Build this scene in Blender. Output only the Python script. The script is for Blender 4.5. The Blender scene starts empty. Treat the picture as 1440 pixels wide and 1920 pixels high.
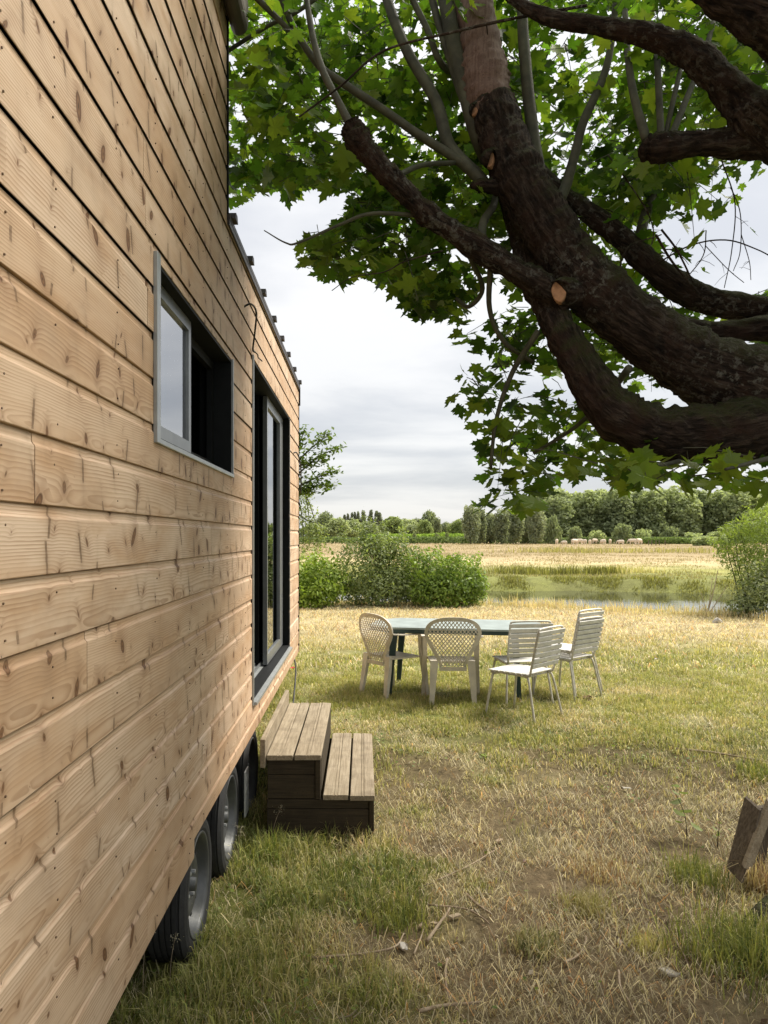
import bpy, math, random
import numpy as np
from mathutils import Vector, Matrix, Euler

random.seed(7)
RNG = np.random.default_rng(11)
SC = bpy.context.scene
COL = SC.collection
R = math.radians

# ------------------------------------------------------------------ camera
F, CX, CY, H = 1442.0, 680.0, 1007.0, 1.6
cam_d = bpy.data.cameras.new('camera')
cam = bpy.data.objects.new('camera', cam_d)
COL.objects.link(cam)
cam.location = (0, 0, H)
cam.rotation_euler = (R(90), 0, 0)
cam_d.sensor_fit = 'VERTICAL'
cam_d.sensor_height = 36.0
cam_d.lens = 36.0 * F / 1920.0
cam_d.shift_x = 40.0 / 1920.0
cam_d.shift_y = 47.0 / 1920.0
cam_d.clip_start = 0.05
cam_d.clip_end = 3000
SC.camera = cam
SC.render.resolution_x, SC.render.resolution_y = 768, 1024

# ------------------------------------------------------------------ light
SUN_EL, SUN_AZ = 50.0, 58.0          # azimuth measured from +Y towards +X
W = bpy.data.worlds.new('World')
SC.world = W
W.use_nodes = True
nt = W.node_tree
nt.nodes.clear()
def wn(t, **k):
    n = nt.nodes.new(t)
    for a, b in k.items():
        setattr(n, a, b)
    return n
def wl(a, b):
    nt.links.new(a, b)
def wmath(op, a, b=None, c=None):
    n = wn('ShaderNodeMath', operation=op)
    for i, v in enumerate((a, b, c)):
        if v is None:
            continue
        if isinstance(v, (int, float)):
            n.inputs[i].default_value = v
        else:
            wl(v, n.inputs[i])
    return n.outputs[0]
tc = wn('ShaderNodeTexCoord')
sep = wn('ShaderNodeSeparateXYZ')
wl(tc.outputs['Generated'], sep.inputs[0])
zz = wmath('MAXIMUM', sep.outputs[2], 0.0)
den = wmath('ADD', zz, 0.16)
cx_ = wmath('DIVIDE', sep.outputs[0], den)
cy_ = wmath('DIVIDE', sep.outputs[1], den)
comb = wn('ShaderNodeCombineXYZ')
wl(cx_, comb.inputs[0]); wl(cy_, comb.inputs[1])
mp = wn('ShaderNodeMapping')
mp.inputs['Location'].default_value = (3.3, 1.7, 0.0)
mp.inputs['Scale'].default_value = (0.75, 1.05, 1)
wl(comb.outputs[0], mp.inputs[0])
n1 = wn('ShaderNodeTexNoise')
n1.inputs['Scale'].default_value = 1.05
n1.inputs['Detail'].default_value = 8.0
n1.inputs['Roughness'].default_value = 0.54
n1.inputs['Distortion'].default_value = 0.25
wl(mp.outputs[0], n1.inputs['Vector'])
cr = wn('ShaderNodeValToRGB')
cr.color_ramp.interpolation = 'EASE'
e = cr.color_ramp.elements
e[0].position, e[0].color = 0.36, (0.66, 0.672, 0.70, 1)
e[1].position, e[1].color = 0.63, (0.93, 0.92, 0.905, 1)
wl(n1.outputs['Fac'], cr.inputs[0])
# overcast dome: the cloud layer is brighter towards the zenith
dome = wmath('ADD', wmath('MULTIPLY', zz, 0.55), 0.90)
hs = wn('ShaderNodeVectorMath', operation='SCALE')
wl(cr.outputs[0], hs.inputs[0]); wl(dome, hs.inputs['Scale'])
sky = wn('ShaderNodeTexSky', sky_type='NISHITA')
sky.sun_disc = False
sky.sun_elevation = R(SUN_EL)
sky.sun_rotation = R(SUN_AZ)
b_sky = wn('ShaderNodeBackground')
b_sky.inputs['Strength'].default_value = 0.05
wl(sky.outputs[0], b_sky.inputs['Color'])
b_cl = wn('ShaderNodeBackground')
b_cl.inputs['Strength'].default_value = 0.196
wl(hs.outputs[0], b_cl.inputs['Color'])
mixw = wn('ShaderNodeMixShader')
mixw.inputs[0].default_value = 0.93
wl(b_sky.outputs[0], mixw.inputs[1]); wl(b_cl.outputs[0], mixw.inputs[2])
wo = wn('ShaderNodeOutputWorld')
wl(mixw.outputs[0], wo.inputs['Surface'])

sun_d = bpy.data.lights.new('sun', 'SUN')
sun_d.energy = 1.5
sun_d.angle = R(22)
sun_d.color = (1.0, 0.93, 0.82)
sun = bpy.data.objects.new('sun', sun_d)
COL.objects.link(sun)
_sd = Vector((math.sin(R(SUN_AZ)) * math.cos(R(SUN_EL)), math.cos(R(SUN_AZ)) * math.cos(R(SUN_EL)), math.sin(R(SUN_EL))))
sun.rotation_euler = (-_sd).to_track_quat('-Z', 'Y').to_euler()

SC.view_settings.view_transform = 'Standard'
SC.view_settings.look = 'None'
SC.view_settings.exposure = 2.42
SC.view_settings.gamma = 1.0
SC.cycles.use_denoising = True
SC.cycles.max_bounces = 7
SC.cycles.diffuse_bounces = 3
SC.cycles.glossy_bounces = 3
SC.cycles.transmission_bounces = 4
SC.cycles.transparent_max_bounces = 6
SC.cycles.sample_clamp_indirect = 6.0

# ------------------------------------------------------------------ helpers
def P(px, py, Y):
    return np.array(((px - CX) / F * Y, Y, H - (py - CY) / F * Y))

_lat = RNG.random((256, 256))
def vnoise(x, y):
    x = np.asarray(x, float); y = np.asarray(y, float)
    xi = np.floor(x).astype(int); yi = np.floor(y).astype(int)
    fx = x - xi; fy = y - yi
    fx = fx * fx * (3 - 2 * fx); fy = fy * fy * (3 - 2 * fy)
    a = _lat[xi % 256, yi % 256]; b = _lat[(xi + 1) % 256, yi % 256]
    c = _lat[xi % 256, (yi + 1) % 256]; d = _lat[(xi + 1) % 256, (yi + 1) % 256]
    return (a * (1 - fx) + b * fx) * (1 - fy) + (c * (1 - fx) + d * fx) * fy
def fbm(x, y, o=4, s=0.0):
    v = 0; a = 0.5; t = 0
    for i in range(o):
        v = v + a * vnoise(x * 2 ** i + 17.3 * i + s, y * 2 ** i + 9.1 * i + s * 1.7); t += a; a *= 0.55
    return v / t
def smooth(a, b, x):
    t = np.clip((np.asarray(x, float) - a) / (b - a), 0, 1)
    return t * t * (3 - 2 * t)

def lawn_edge(x):
    x = np.asarray(x, float); xp = np.clip(x, -3, 9)
    return 18.7 - 0.05 * xp - 0.05 * np.maximum(0, xp) ** 2 - 0.55 * np.maximum(0, x - 9)*0.6
def far_edge(x):
    x = np.asarray(x, float)
    return 31.2 - 0.25 * np.clip(x - 3, -6, 12) + 1.2 * (vnoise(x * 0.35 + 5, x * 0 + 2) - 0.5)
def gz(x, y):
    x = np.asarray(x, float); y = np.asarray(y, float)
    z = -0.13 * (1 - smooth(4.0, 6.6, y)) + 0.035 * (fbm(x * 0.9, y * 0.9, 3) - 0.5) + 0.05 * (fbm(x * 3, y * 3, 3, 4) - 0.5) * (1 - smooth(9, 14, y))
    le = lawn_edge(x)
    z = z - 0.80 * smooth(0.0, 3.2, y - le)
    fe = far_edge(x)
    z = z + (0.68 + 0.10 * (vnoise(x * 0.9, y * 0.2) - 0.5)) * smooth(-0.6, 1.7, y - fe)
    z = z + 0.12 * (fbm(x * 0.16, y * 0.16, 3, 8) - 0.5) * smooth(2, 9, y - fe)
    return z

CURBASE = {}
def base_of(o):
    return CURBASE.get(o.name, Vector((0, 0, 0))) if o else Vector((0, 0, 0))

def finish(o, mat, parent, smooth_):
    if mat is not None:
        o.data.materials.append(mat)
    if smooth_:
        o.data.shade_smooth()
    COL.objects.link(o)
    if parent is not None:
        o.parent = parent
        CURBASE[o.name] = base_of(parent)
    return o

def obj(name, verts, faces, mat, parent=None, sm=False, local=False, col=None, origin=None, seed=None):
    """one mesh object; verts in world space unless local (then in the parent's space)"""
    V = np.asarray(verts, float).reshape(-1, 3)
    if not local and parent is not None:
        V = V - np.array(base_of(parent))
    if origin is not None:
        V = V - np.array(origin)
    me = bpy.data.meshes.new(name)
    me.from_pydata(V.tolist(), [], [tuple(int(i) for i in f) for f in faces])
    o = bpy.data.objects.new(name, me)
    if col is not None:
        at = me.color_attributes.new('Col', 'FLOAT_COLOR', 'POINT')
        c = np.ones((len(V), 4)); c[:, :3] = col
        at.data.foreach_set('color', c.ravel())
    if seed is not None:
        at = me.attributes.new('seed', 'FLOAT', 'POINT')
        at.data.foreach_set('value', np.broadcast_to(np.asarray(seed, np.float32), (len(V),)).copy())
    if origin is not None:
        o.location = origin
    return finish(o, mat, parent, sm)

def big(name, V, T, mat, parent=None, col=None, sm=False):
    """one mesh from numpy arrays of equal-sized faces"""
    V = np.asarray(V, np.float32)
    if parent is not None:
        V = V - np.array(base_of(parent), np.float32)
    T = np.asarray(T, np.int32)
    k = T.shape[1]
    me = bpy.data.meshes.new(name)
    me.vertices.add(len(V)); me.vertices.foreach_set('co', V.ravel())
    me.loops.add(T.size); me.loops.foreach_set('vertex_index', T.ravel())
    me.polygons.add(len(T)); me.polygons.foreach_set('loop_start', np.arange(0, T.size, k, dtype=np.int32))
    me.update(calc_edges=True)
    if col is not None:
        at = me.color_attributes.new('Col', 'FLOAT_COLOR', 'POINT')
        c = np.ones((len(V), 4), np.float32); c[:, :3] = col
        at.data.foreach_set('color', c.ravel())
    o = bpy.data.objects.new(name, me)
    return finish(o, mat, parent, sm)

def tag(o, label=None, cat=None, group=None, kind=None):
    for k, v in (('label', label), ('category', cat), ('group', group), ('kind', kind)):
        if v:
            o[k] = v
    return o
def thing(name, label, cat, loc=(0, 0, 0), rz=0.0, group=None):
    o = bpy.data.objects.new(name, None)
    o.empty_display_size = 0.1
    COL.objects.link(o)
    o.location = loc; o.rotation_euler = (0, 0, rz)
    CURBASE[o.name] = Vector(loc)
    return tag(o, label, cat, group)
def copy_tree(o, parent=None):
    c = o.copy(); COL.objects.link(c); c.parent = parent
    for ch in list(o.children):
        copy_tree(ch, c)
    return c

class G:
    """collects geometry for one mesh"""
    def __init__(s):
        s.v = []; s.f = []; s.n = 0
    def add(s, V, Fc):
        V = np.asarray(V, float).reshape(-1, 3)
        s.v.append(V); s.f += [tuple(int(i) + s.n for i in f) for f in Fc]; s.n += len(V)
        return s
    def box(s, x0, x1, y0, y1, z0, z1, bev=0.0):
        if bev <= 0:
            V = [(x, y, z) for x in (x0, x1) for y in (y0, y1) for z in (z0, z1)]
            return s.add(V, [(0, 1, 3, 2), (4, 6, 7, 5), (0, 4, 5, 1), (2, 3, 7, 6), (0, 2, 6, 4), (1, 5, 7, 3)])
        b = bev; V = []; Fc = []
        # chamfered box from three nested face quads
        X, Y, Z = (x0, x1), (y0, y1), (z0, z1)
        idx = {}
        for i in (0, 1):
            for j in (0, 1):
                for k in (0, 1):
                    sx, sy, sz = (1 - 2 * i), (1 - 2 * j), (1 - 2 * k)
                    for a in range(3):
                        p = [X[i] + sx * b, Y[j] + sy * b, Z[k] + sz * b]
                        p[a] = (X[i], Y[j], Z[k])[a]
                        idx[i, j, k, a] = len(V); V.append(p)
        q = lambda *t: Fc.append([idx[u] for u in t])
        for i in (0, 1): q((i,0,0,0),(i,1,0,0),(i,1,1,0),(i,0,1,0))
        for j in (0, 1): q((0,j,0,1),(1,j,0,1),(1,j,1,1),(0,j,1,1))
        for k in (0, 1): q((0,0,k,2),(1,0,k,2),(1,1,k,2),(0,1,k,2))
        for i in (0, 1):
            for j in (0, 1): q((i,j,0,0),(i,j,1,0),(i,j,1,1),(i,j,0,1))
        for i in (0, 1):
            for k in (0, 1): q((i,0,k,0),(i,1,k,0),(i,1,k,2),(i,0,k,2))
        for j in (0, 1):
            for k in (0, 1): q((0,j,k,1),(1,j,k,1),(1,j,k,2),(0,j,k,2))
        for i in (0, 1):
            for j in (0, 1):
                for k in (0, 1): q((i,j,k,0),(i,j,k,1),(i,j,k,2))
        c = np.array([(x0 + x1) / 2, (y0 + y1) / 2, (z0 + z1) / 2]); V = np.array(V)
        for t, f in enumerate(Fc):
            p = V[f]; nrm = np.cross(p[1] - p[0], p[2] - p[0])
            if np.dot(nrm, p.mean(0) - c) < 0: Fc[t] = f[::-1]
        return s.add(V, Fc)
    def tube(s, path, rad, seg=8, cap=True, rough=0.0, sd=0):
        V, Fc = tube(path, rad, seg, cap, rough, sd)
        return s.add(V, Fc)
    def arr(s):
        return np.concatenate(s.v) if s.v else np.zeros((0, 3))
    def obj(s, name, mat, parent=None, **k):
        return obj(name, s.arr(), s.f, mat, parent, **k)

def tube(path, rad, seg=8, cap=True, rough=0.0, sd=0):
    path = np.asarray(path, float); n = len(path)
    rad = np.broadcast_to(np.asarray(rad, float), (n,))
    tan = np.gradient(path, axis=0); tan /= np.linalg.norm(tan, axis=1)[:, None] + 1e-9
    u = np.cross(tan[0], (0.13, 0.21, 0.97))
    if np.linalg.norm(u) < 1e-3: u = np.cross(tan[0], (1, 0, 0))
    u /= np.linalg.norm(u)
    V = []; a = np.linspace(0, 2 * np.pi, seg, endpoint=False)
    for i in range(n):
        u = u - tan[i] * np.dot(u, tan[i]); u /= np.linalg.norm(u) + 1e-9
        w = np.cross(tan[i], u)
        rr = rad[i]
        if rough:
            rr = rad[i] * (1 + rough * (0.45 * (2 * fbm(np.cos(a) * 1.2 + 5 + sd, np.sin(a) * 1.2 + i * 0.22 + sd * 3, 2) - 1) + 0.75 * (2 * fbm(np.cos(a) * 5 + 5 + sd, np.sin(a) * 5 + i * 1.3 + sd * 3, 3) - 1)))
        V.append(path[i] + np.outer(np.cos(a) * rr, u) + np.outer(np.sin(a) * rr, w))
    V = np.concatenate(V); Fc = []
    for i in range(n - 1):
        for j in range(seg):
            k = (j + 1) % seg
            Fc.append((i * seg + j, i * seg + k, (i + 1) * seg + k, (i + 1) * seg + j))
    if cap:
        Fc.append(tuple(range(seg - 1, -1, -1))); Fc.append(tuple((n - 1) * seg + j for j in range(seg)))
    return V, Fc

def crom(pts, k=6):
    """Catmull-Rom through rows of any width"""
    p = np.asarray(pts, float); n = len(p)
    q = np.vstack([2 * p[0] - p[1], p, 2 * p[-1] - p[-2]])
    out = []
    for i in range(n - 1):
        p0, p1, p2, p3 = q[i:i + 4]
        for t in np.linspace(0, 1, k, endpoint=False):
            out.append(0.5 * (2 * p1 + (p2 - p0) * t + (2 * p0 - 5 * p1 + 4 * p2 - p3) * t * t + (3 * p1 - p0 - 3 * p2 + p3) * t ** 3))
    out.append(p[-1])
    return np.array(out)

def lathe(profile, axis_pt, seg=40):
    """profile rows (x offset, radius) turned about an X axis through axis_pt"""
    a = np.linspace(0, 2 * np.pi, seg, endpoint=False); V = []; Fc = []
    for (x, r) in profile:
        for t in a:
            V.append((axis_pt[0] + x, axis_pt[1] + r * math.cos(t), axis_pt[2] + r * math.sin(t)))
    m = len(profile)
    for i in range(m - 1):
        for j in range(seg):
            k = (j + 1) % seg
            Fc.append((i * seg + j, i * seg + k, (i + 1) * seg + k, (i + 1) * seg + j))
    return V, Fc
ORD = ['first', 'second', 'third', 'fourth', 'fifth', 'sixth', 'seventh', 'eighth', 'ninth', 'tenth', 'eleventh', 'twelfth',
       'thirteenth', 'fourteenth', 'fifteenth', 'sixteenth', 'seventeenth', 'eighteenth', 'nineteenth', 'twentieth']

# ------------------------------------------------------------------ materials
class M:
    """tiny node-tree builder"""
    def __init__(s, name):
        s.m = bpy.data.materials.new(name); s.m.use_nodes = True
        s.t = s.m.node_tree; s.t.nodes.clear()
        s.out = s.n('ShaderNodeOutputMaterial')
    def n(s, t, **k):
        q = s.t.nodes.new(t)
        for a, b in k.items(): setattr(q, a, b)
        return q
    def l(s, a, b): s.t.links.new(a, b)
    def put(s, sock, v):
        if hasattr(v, 'is_output'): s.l(v, sock)
        else: sock.default_value = v
    def math(s, op, a, b=0.0, c=0.0, clamp=False):
        q = s.n('ShaderNodeMath', operation=op, use_clamp=clamp)
        for i, v in enumerate((a, b, c)): s.put(q.inputs[i], v)
        return q.outputs[0]
    def noise(s, vec, scale=5.0, detail=4.0, rough=0.55, dist=0.0):
        q = s.n('ShaderNodeTexNoise')
        if vec is not None: s.l(vec, q.inputs['Vector'])
        q.inputs['Scale'].default_value = scale; q.inputs['Detail'].default_value = detail
        q.inputs['Roughness'].default_value = rough; q.inputs['Distortion'].default_value = dist
        return q.outputs['Fac']
    def ramp(s, fac, stops, interp='LINEAR'):
        q = s.n('ShaderNodeValToRGB'); q.color_ramp.interpolation = interp
        el = q.color_ramp.elements
        while len(el) < len(stops): el.new(0.5)
        for e_, (p_, c_) in zip(el, stops):
            e_.position = p_
            e_.color = (c_, c_, c_, 1) if isinstance(c_, (int, float)) else (*c_, 1)
        s.put(q.inputs[0], fac)
        return q.outputs[0]
    def mix(s, fac, a, b, mode='MIX'):
        q = s.n('ShaderNodeMix', data_type='RGBA', blend_type=mode)
        s.put(q.inputs['Factor'], fac)
        for k, v in (('A', a), ('B', b)):
            sock = [i for i in q.inputs if i.name == k and i.type == 'RGBA'][0]
            s.put(sock, v if hasattr(v, 'is_output') else (*v, 1))
        return [o_ for o_ in q.outputs if o_.type == 'RGBA'][0]
    def mapped(s, vec, scale=(1, 1, 1), loc=(0, 0, 0)):
        q = s.n('ShaderNodeMapping'); q.inputs['Scale'].default_value = scale; q.inputs['Location'].default_value = loc
        s.l(vec, q.inputs[0]); return q.outputs[0]
    def coord(s, w='Object'):
        return s.n('ShaderNodeTexCoord').outputs[w]
    def pos(s):
        return s.n('ShaderNodeNewGeometry').outputs['Position']
    def bump(s, h, strength=0.3, dist=0.01):
        q = s.n('ShaderNodeBump'); q.inputs['Strength'].default_value = strength; q.inputs['Distance'].default_value = dist
        s.l(h, q.inputs['Height']); return q.outputs[0]
    def pbr(s, color, rough=0.6, metal=0.0, normal=None, spec=0.5, **k):
        q = s.n('ShaderNodeBsdfPrincipled')
        s.put(q.inputs['Base Color'], color if hasattr(color, 'is_output') else (*color, 1))
        s.put(q.inputs['Roughness'], rough); q.inputs['Metallic'].default_value = metal
        q.inputs['Specular IOR Level'].default_value = spec
        if normal is not None: s.l(normal, q.inputs['Normal'])
        for a, b in k.items(): s.put(q.inputs[a], b)
        s.l(q.outputs[0], s.out.inputs['Surface'])
        return s.m

def simple(name, color, rough=0.6, metal=0.0, var=0.15, scale=8.0, bump=0.0, spec=0.5):
    m = M(name); c = m.coord()
    f = m.noise(c, scale, 5, 0.6)
    lo = tuple(x * (1 - var) for x in color); hi = tuple(min(1, x * (1 + var)) for x in color)
    base = m.ramp(f, [(0.3, lo), (0.7, hi)])
    nb = m.bump(m.noise(c, scale * 6, 4), bump, 0.004) if bump else None
    return m.pbr(base, rough, metal, nb, spec)

def leafy(name, trans=0.45, rough=0.5, gain=1.0, spec=0.35, tcol=(1.25, 1.35, 0.55)):
    """leaf or blade: colour attribute, light passes through"""
    m = M(name)
    at = m.n('ShaderNodeAttribute', attribute_name='Col')
    c = at.outputs['Color']
    p = m.n('ShaderNodeBsdfPrincipled')
    m.l(c, p.inputs['Base Color']); p.inputs['Roughness'].default_value = rough
    p.inputs['Specular IOR Level'].default_value = spec
    t = m.n('ShaderNodeBsdfTranslucent')
    m.l(m.mix(1.0, c, tcol, 'MULTIPLY'), t.inputs['Color'])
    x = m.n('ShaderNodeMixShader'); x.inputs[0].default_value = trans
    m.l(p.outputs[0], x.inputs[1]); m.l(t.outputs[0], x.inputs[2])
    m.l(x.outputs[0], m.out.inputs['Surface'])
    return m.m

def wood_cladding():
    m = M('larch_cladding')
    c = m.coord()
    sd = m.n('ShaderNodeAttribute', attribute_name='seed').outputs['Fac']
    s = m.n('ShaderNodeSeparateXYZ'); m.l(c, s.inputs[0])
    x, y, z = s.outputs
    ys = m.math('ADD', y, m.math('MULTIPLY', sd, 37.0))            # every board comes from its own log
    zs = m.math('ADD', z, m.math('MULTIPLY', sd, 11.0))
    def vec(a, b, c_=0.0):
        q = m.n('ShaderNodeCombineXYZ')
        m.put(q.inputs[0], a); m.put(q.inputs[1], b); m.put(q.inputs[2], c_)
        return q.outputs[0]
    # knots: jittered cells, a few centimetres across
    def knots(sy, sz, off):
        v = m.n('ShaderNodeTexVoronoi', voronoi_dimensions='2D', feature='F1')
        v.inputs['Scale'].default_value = 1.0; v.inputs['Randomness'].default_value = 1.0
        m.l(vec(m.math('MULTIPLY', m.math('ADD', ys, off), sy), m.math('MULTIPLY', m.math('ADD', zs, off), sz)), v.inputs['Vector'])
        q = m.n('ShaderNodeSeparateXYZ'); m.l(v.outputs['Position'], q.inputs[0])
        ky = m.math('DIVIDE', q.outputs[0], sy); kz = m.math('DIVIDE', q.outputs[1], sz)
        dy = m.math('SUBTRACT', m.math('ADD', ys, off), ky); dz = m.math('SUBTRACT', m.math('ADD', zs, off), kz)
        col = m.n('ShaderNodeSeparateColor'); m.l(v.outputs['Color'], col.inputs[0])
        return dy, dz, col.outputs[0], col.outputs[1]
    kdy, kdz, kr, kr2 = knots(5.6, 9.5, 0.0)
    wob = m.noise(vec(m.math('MULTIPLY', ys, 45), m.math('MULTIPLY', zs, 45)), 1.0, 2)
    # knots are cut at a slant: lean with height
    lean = m.math('MULTIPLY', m.math('SUBTRACT', kr2, 0.5), 1.4)
    kdy2 = m.math('ADD', kdy, m.math('MULTIPLY', kdz, lean))
    rad = m.math('SQRT', m.math('ADD', m.math('POWER', m.math('MULTIPLY', kdy2, 1.15), 2.0), m.math('POWER', m.math('MULTIPLY', kdz, m.math('ADD', 0.45, m.math('MULTIPLY', m.math('FRACT', m.math('MULTIPLY', kr2, 7.0)), 0.75))), 2.0)))
    rad = m.math('ADD', rad, m.math('MULTIPLY', m.math('SUBTRACT', wob, 0.5), 0.007))
    size = m.math('ADD', 0.0020, m.math('MULTIPLY', m.math('POWER', kr, 2.0), 0.023))
    dens = m.ramp(m.noise(vec(m.math('MULTIPLY', ys, 1.7), m.math('MULTIPLY', zs, 2.0), 2.0), 1.0, 2), [(0.36, 0.45), (0.52, 1.0)])
    size = m.math('MULTIPLY', size, dens)
    kmask = m.math('SMOOTH_MIN', 1.0, m.math('MAXIMUM', 0.0, m.math('MULTIPLY', m.math('SUBTRACT', size, rad), 260.0)), 0.2)
    halo = m.math('POWER', 2.718, m.math('MULTIPLY', -1.0, m.math('DIVIDE', rad, m.math('ADD', 0.004, m.math('MULTIPLY', size, 1.25)))))
    halo = m.math('MULTIPLY', halo, m.math('MULTIPLY', dens, m.math('MINIMUM', 1.0, m.math('MULTIPLY', kr, 1.6))))
    # growth rings: distance from a wandering pith, pushed aside by knots
    z0 = m.math('ADD', m.math('MULTIPLY', m.math('SUBTRACT', m.math('FRACT', m.math('MULTIPLY', sd, 7.31)), 0.5), 0.30), 0.07)
    slow = m.noise(vec(m.math('MULTIPLY', ys, 0.45), sd), 1.0, 2)
    slow2 = m.noise(vec(m.math('MULTIPLY', ys, 0.9), m.math('ADD', sd, 9.0)), 1.0, 2)
    x0 = m.math('ADD', 0.012, m.math('MULTIPLY', m.math('ABSOLUTE', m.math('SUBTRACT', slow, 0.45)), 0.20))
    zc = m.math('SUBTRACT', z, m.math('ADD', z0, m.math('MULTIPLY', m.math('SUBTRACT', slow2, 0.5), 0.06)))
    r = m.math('SQRT', m.math('ADD', m.math('POWER', zc, 2.0), m.math('POWER', x0, 2.0)))
    warp = m.noise(vec(m.math('MULTIPLY', ys, 3.0), m.math('MULTIPLY', zs, 26.0)), 1.0, 3)
    r = m.math('ADD', r, m.math('MULTIPLY', warp, 0.012))
    r = m.math('ADD', r, m.math('MULTIPLY', halo, 0.022))
    rf = m.math('MULTIPLY', r, m.math('ADD', 85.0, m.math('MULTIPLY', m.math('FRACT', m.math('MULTIPLY', sd, 3.7)), 95.0)))
    saw = m.math('FRACT', rf)
    ring = m.math('MULTIPLY', m.math('POWER', saw, 2.2), m.math('SUBTRACT', 1.0, m.math('POWER', saw, 14.0)))
    ringk = m.ramp(m.noise(vec(m.math('MULTIPLY', ys, 1.3), m.math('MULTIPLY', zs, 11.0)), 1.3, 3), [(0.34, 0.28), (0.60, 1.0)])
    ring = m.math('MULTIPLY', ring, ringk)
    fib = m.noise(vec(m.math('MULTIPLY', ys, 9.0), m.math('MULTIPLY', zs, 420.0)), 1.0, 3, 0.6)
    blot = m.noise(vec(m.math('MULTIPLY', ys, 2.2), m.math('MULTIPLY', zs, 7.0)), 1.0, 4, 0.6)
    tone = m.math('FRACT', m.math('MULTIPLY', sd, 5.77))
    base = m.mix(tone, (0.55, 0.385, 0.252), (0.66, 0.515, 0.385))
    base = m.mix(m.math('MULTIPLY', m.ramp(blot, [(0.42, 0.0), (0.68, 1.0)]), 0.85), base, (0.47, 0.295, 0.165))
    pale = m.noise(vec(m.math('MULTIPLY', ys, 1.1), m.math('MULTIPLY', zs, 5.0), 4.0), 1.0, 3)
    base = m.mix(m.math('MULTIPLY', m.ramp(pale, [(0.48, 0.0), (0.70, 1.0)]), 0.5), base, (0.71, 0.565, 0.42))
    cc = m.mix(m.math('MULTIPLY', ring, 1.0), base, (0.27, 0.145, 0.068))
    cc = m.mix(m.math('MULTIPLY', m.math('SUBTRACT', fib, 0.35), 0.28, clamp=True), cc, (0.30, 0.17, 0.085))
    cc = m.mix(m.math('MULTIPLY', halo, 0.95, clamp=True), cc, (0.22, 0.115, 0.055))
    # short slanted streaks: resin pockets and grain tears
    sdy, sdz, sr, sr2 = knots(5.0, 7.4, 3.7)
    sl = m.math('ADD', sdy, m.math('MULTIPLY', sdz, m.math('MULTIPLY', m.math('SUBTRACT', sr2, 0.35), 0.8)))
    stw = m.math('ADD', 0.0025, m.math('MULTIPLY', wob, 0.006))
    stre = m.math('MULTIPLY', m.math('LESS_THAN', m.math('ABSOLUTE', sl), stw), m.math('LESS_THAN', m.math('ABSOLUTE', sdz), m.math('MULTIPLY', sr, 0.048)))
    stre = m.math('MULTIPLY', stre, m.math('GREATER_THAN', sr, 0.25))
    soft = m.math('POWER', 2.718, m.math('MULTIPLY', -1.0, m.math('ADD', m.math('MULTIPLY', m.math('ABSOLUTE', sl), 70.0), m.math('MULTIPLY', m.math('ABSOLUTE', sdz), 22.0))))
    cc = m.mix(m.math('MULTIPLY', soft, m.math('MULTIPLY', sr, 0.95), clamp=True), cc, (0.20, 0.12, 0.062))
    cc = m.mix(m.math('MULTIPLY', stre, m.math('MULTIPLY', wob, 1.2), clamp=True), cc, (0.12, 0.065, 0.032))
    kin = m.ramp(m.math('DIVIDE', rad, m.math('MAXIMUM', size, 0.001)), [(0.0, (0.045, 0.022, 0.012)), (0.35, (0.20, 0.10, 0.045)), (0.8, (0.10, 0.045, 0.02)), (1.0, (0.07, 0.03, 0.014))])
    cc = m.mix(m.math('MULTIPLY', kmask, 1.0), cc, kin)
    stain = m.noise(vec(m.math('MULTIPLY', ys, 1.6), m.math('MULTIPLY', zs, 3.0), 7.0), 1.0, 5, 0.65)
    cc = m.mix(m.math('MULTIPLY', m.ramp(stain, [(0.52, 0.0), (0.72, 1.0)]), 0.5), cc, (0.31, 0.215, 0.14))
    hgt = m.math('SUBTRACT', m.math('ADD', m.math('MULTIPLY', fib, 0.35), m.math('MULTIPLY', ring, -0.30)), m.math('MULTIPLY', kmask, 0.2))
    nb = m.bump(hgt, 0.30, 0.0016)
    return m.pbr(cc, m.math('ADD', 0.55, m.math('MULTIPLY', fib, 0.2)), 0.0, nb, 0.3)

def plank_weathered(name, a, b, dark, axis='Y'):
    m = M(name); c = m.coord()
    sd = m.n('ShaderNodeObjectInfo').outputs['Random']
    q = m.n('ShaderNodeVectorMath', operation='ADD'); m.l(c, q.inputs[0])
    cb = m.n('ShaderNodeCombineXYZ')
    for i in range(3): m.l(m.math('MULTIPLY', sd, (31.0, 17.0, 23.0)[i]), cb.inputs[i])
    m.l(cb.outputs[0], q.inputs[1]); v = q.outputs[0]
    sc = {'Y': (90, 5, 90), 'X': (5, 90, 90), 'Z': (90, 90, 5)}[axis]
    g = m.noise(m.mapped(v, sc), 1.0, 4, 0.6, 0.3)
    bl = m.noise(v, 7.0, 4)
    sp = m.noise(v, 130.0, 2)
    cc = m.mix(m.ramp(g, [(0.35, 0.0), (0.65, 1.0)]), a, b)
    cc = m.mix(m.math('MULTIPLY', m.ramp(bl, [(0.45, 0.0), (0.75, 1.0)]), 0.6), cc, dark)
    cc = m.mix(m.math('MULTIPLY', m.ramp(sp, [(0.60, 0.0), (0.72, 1.0)]), 0.45), cc, tuple(x * 0.4 for x in dark))
    return m.pbr(cc, 0.8, 0.0, m.bump(g, 0.45, 0.003), 0.25)

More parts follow.
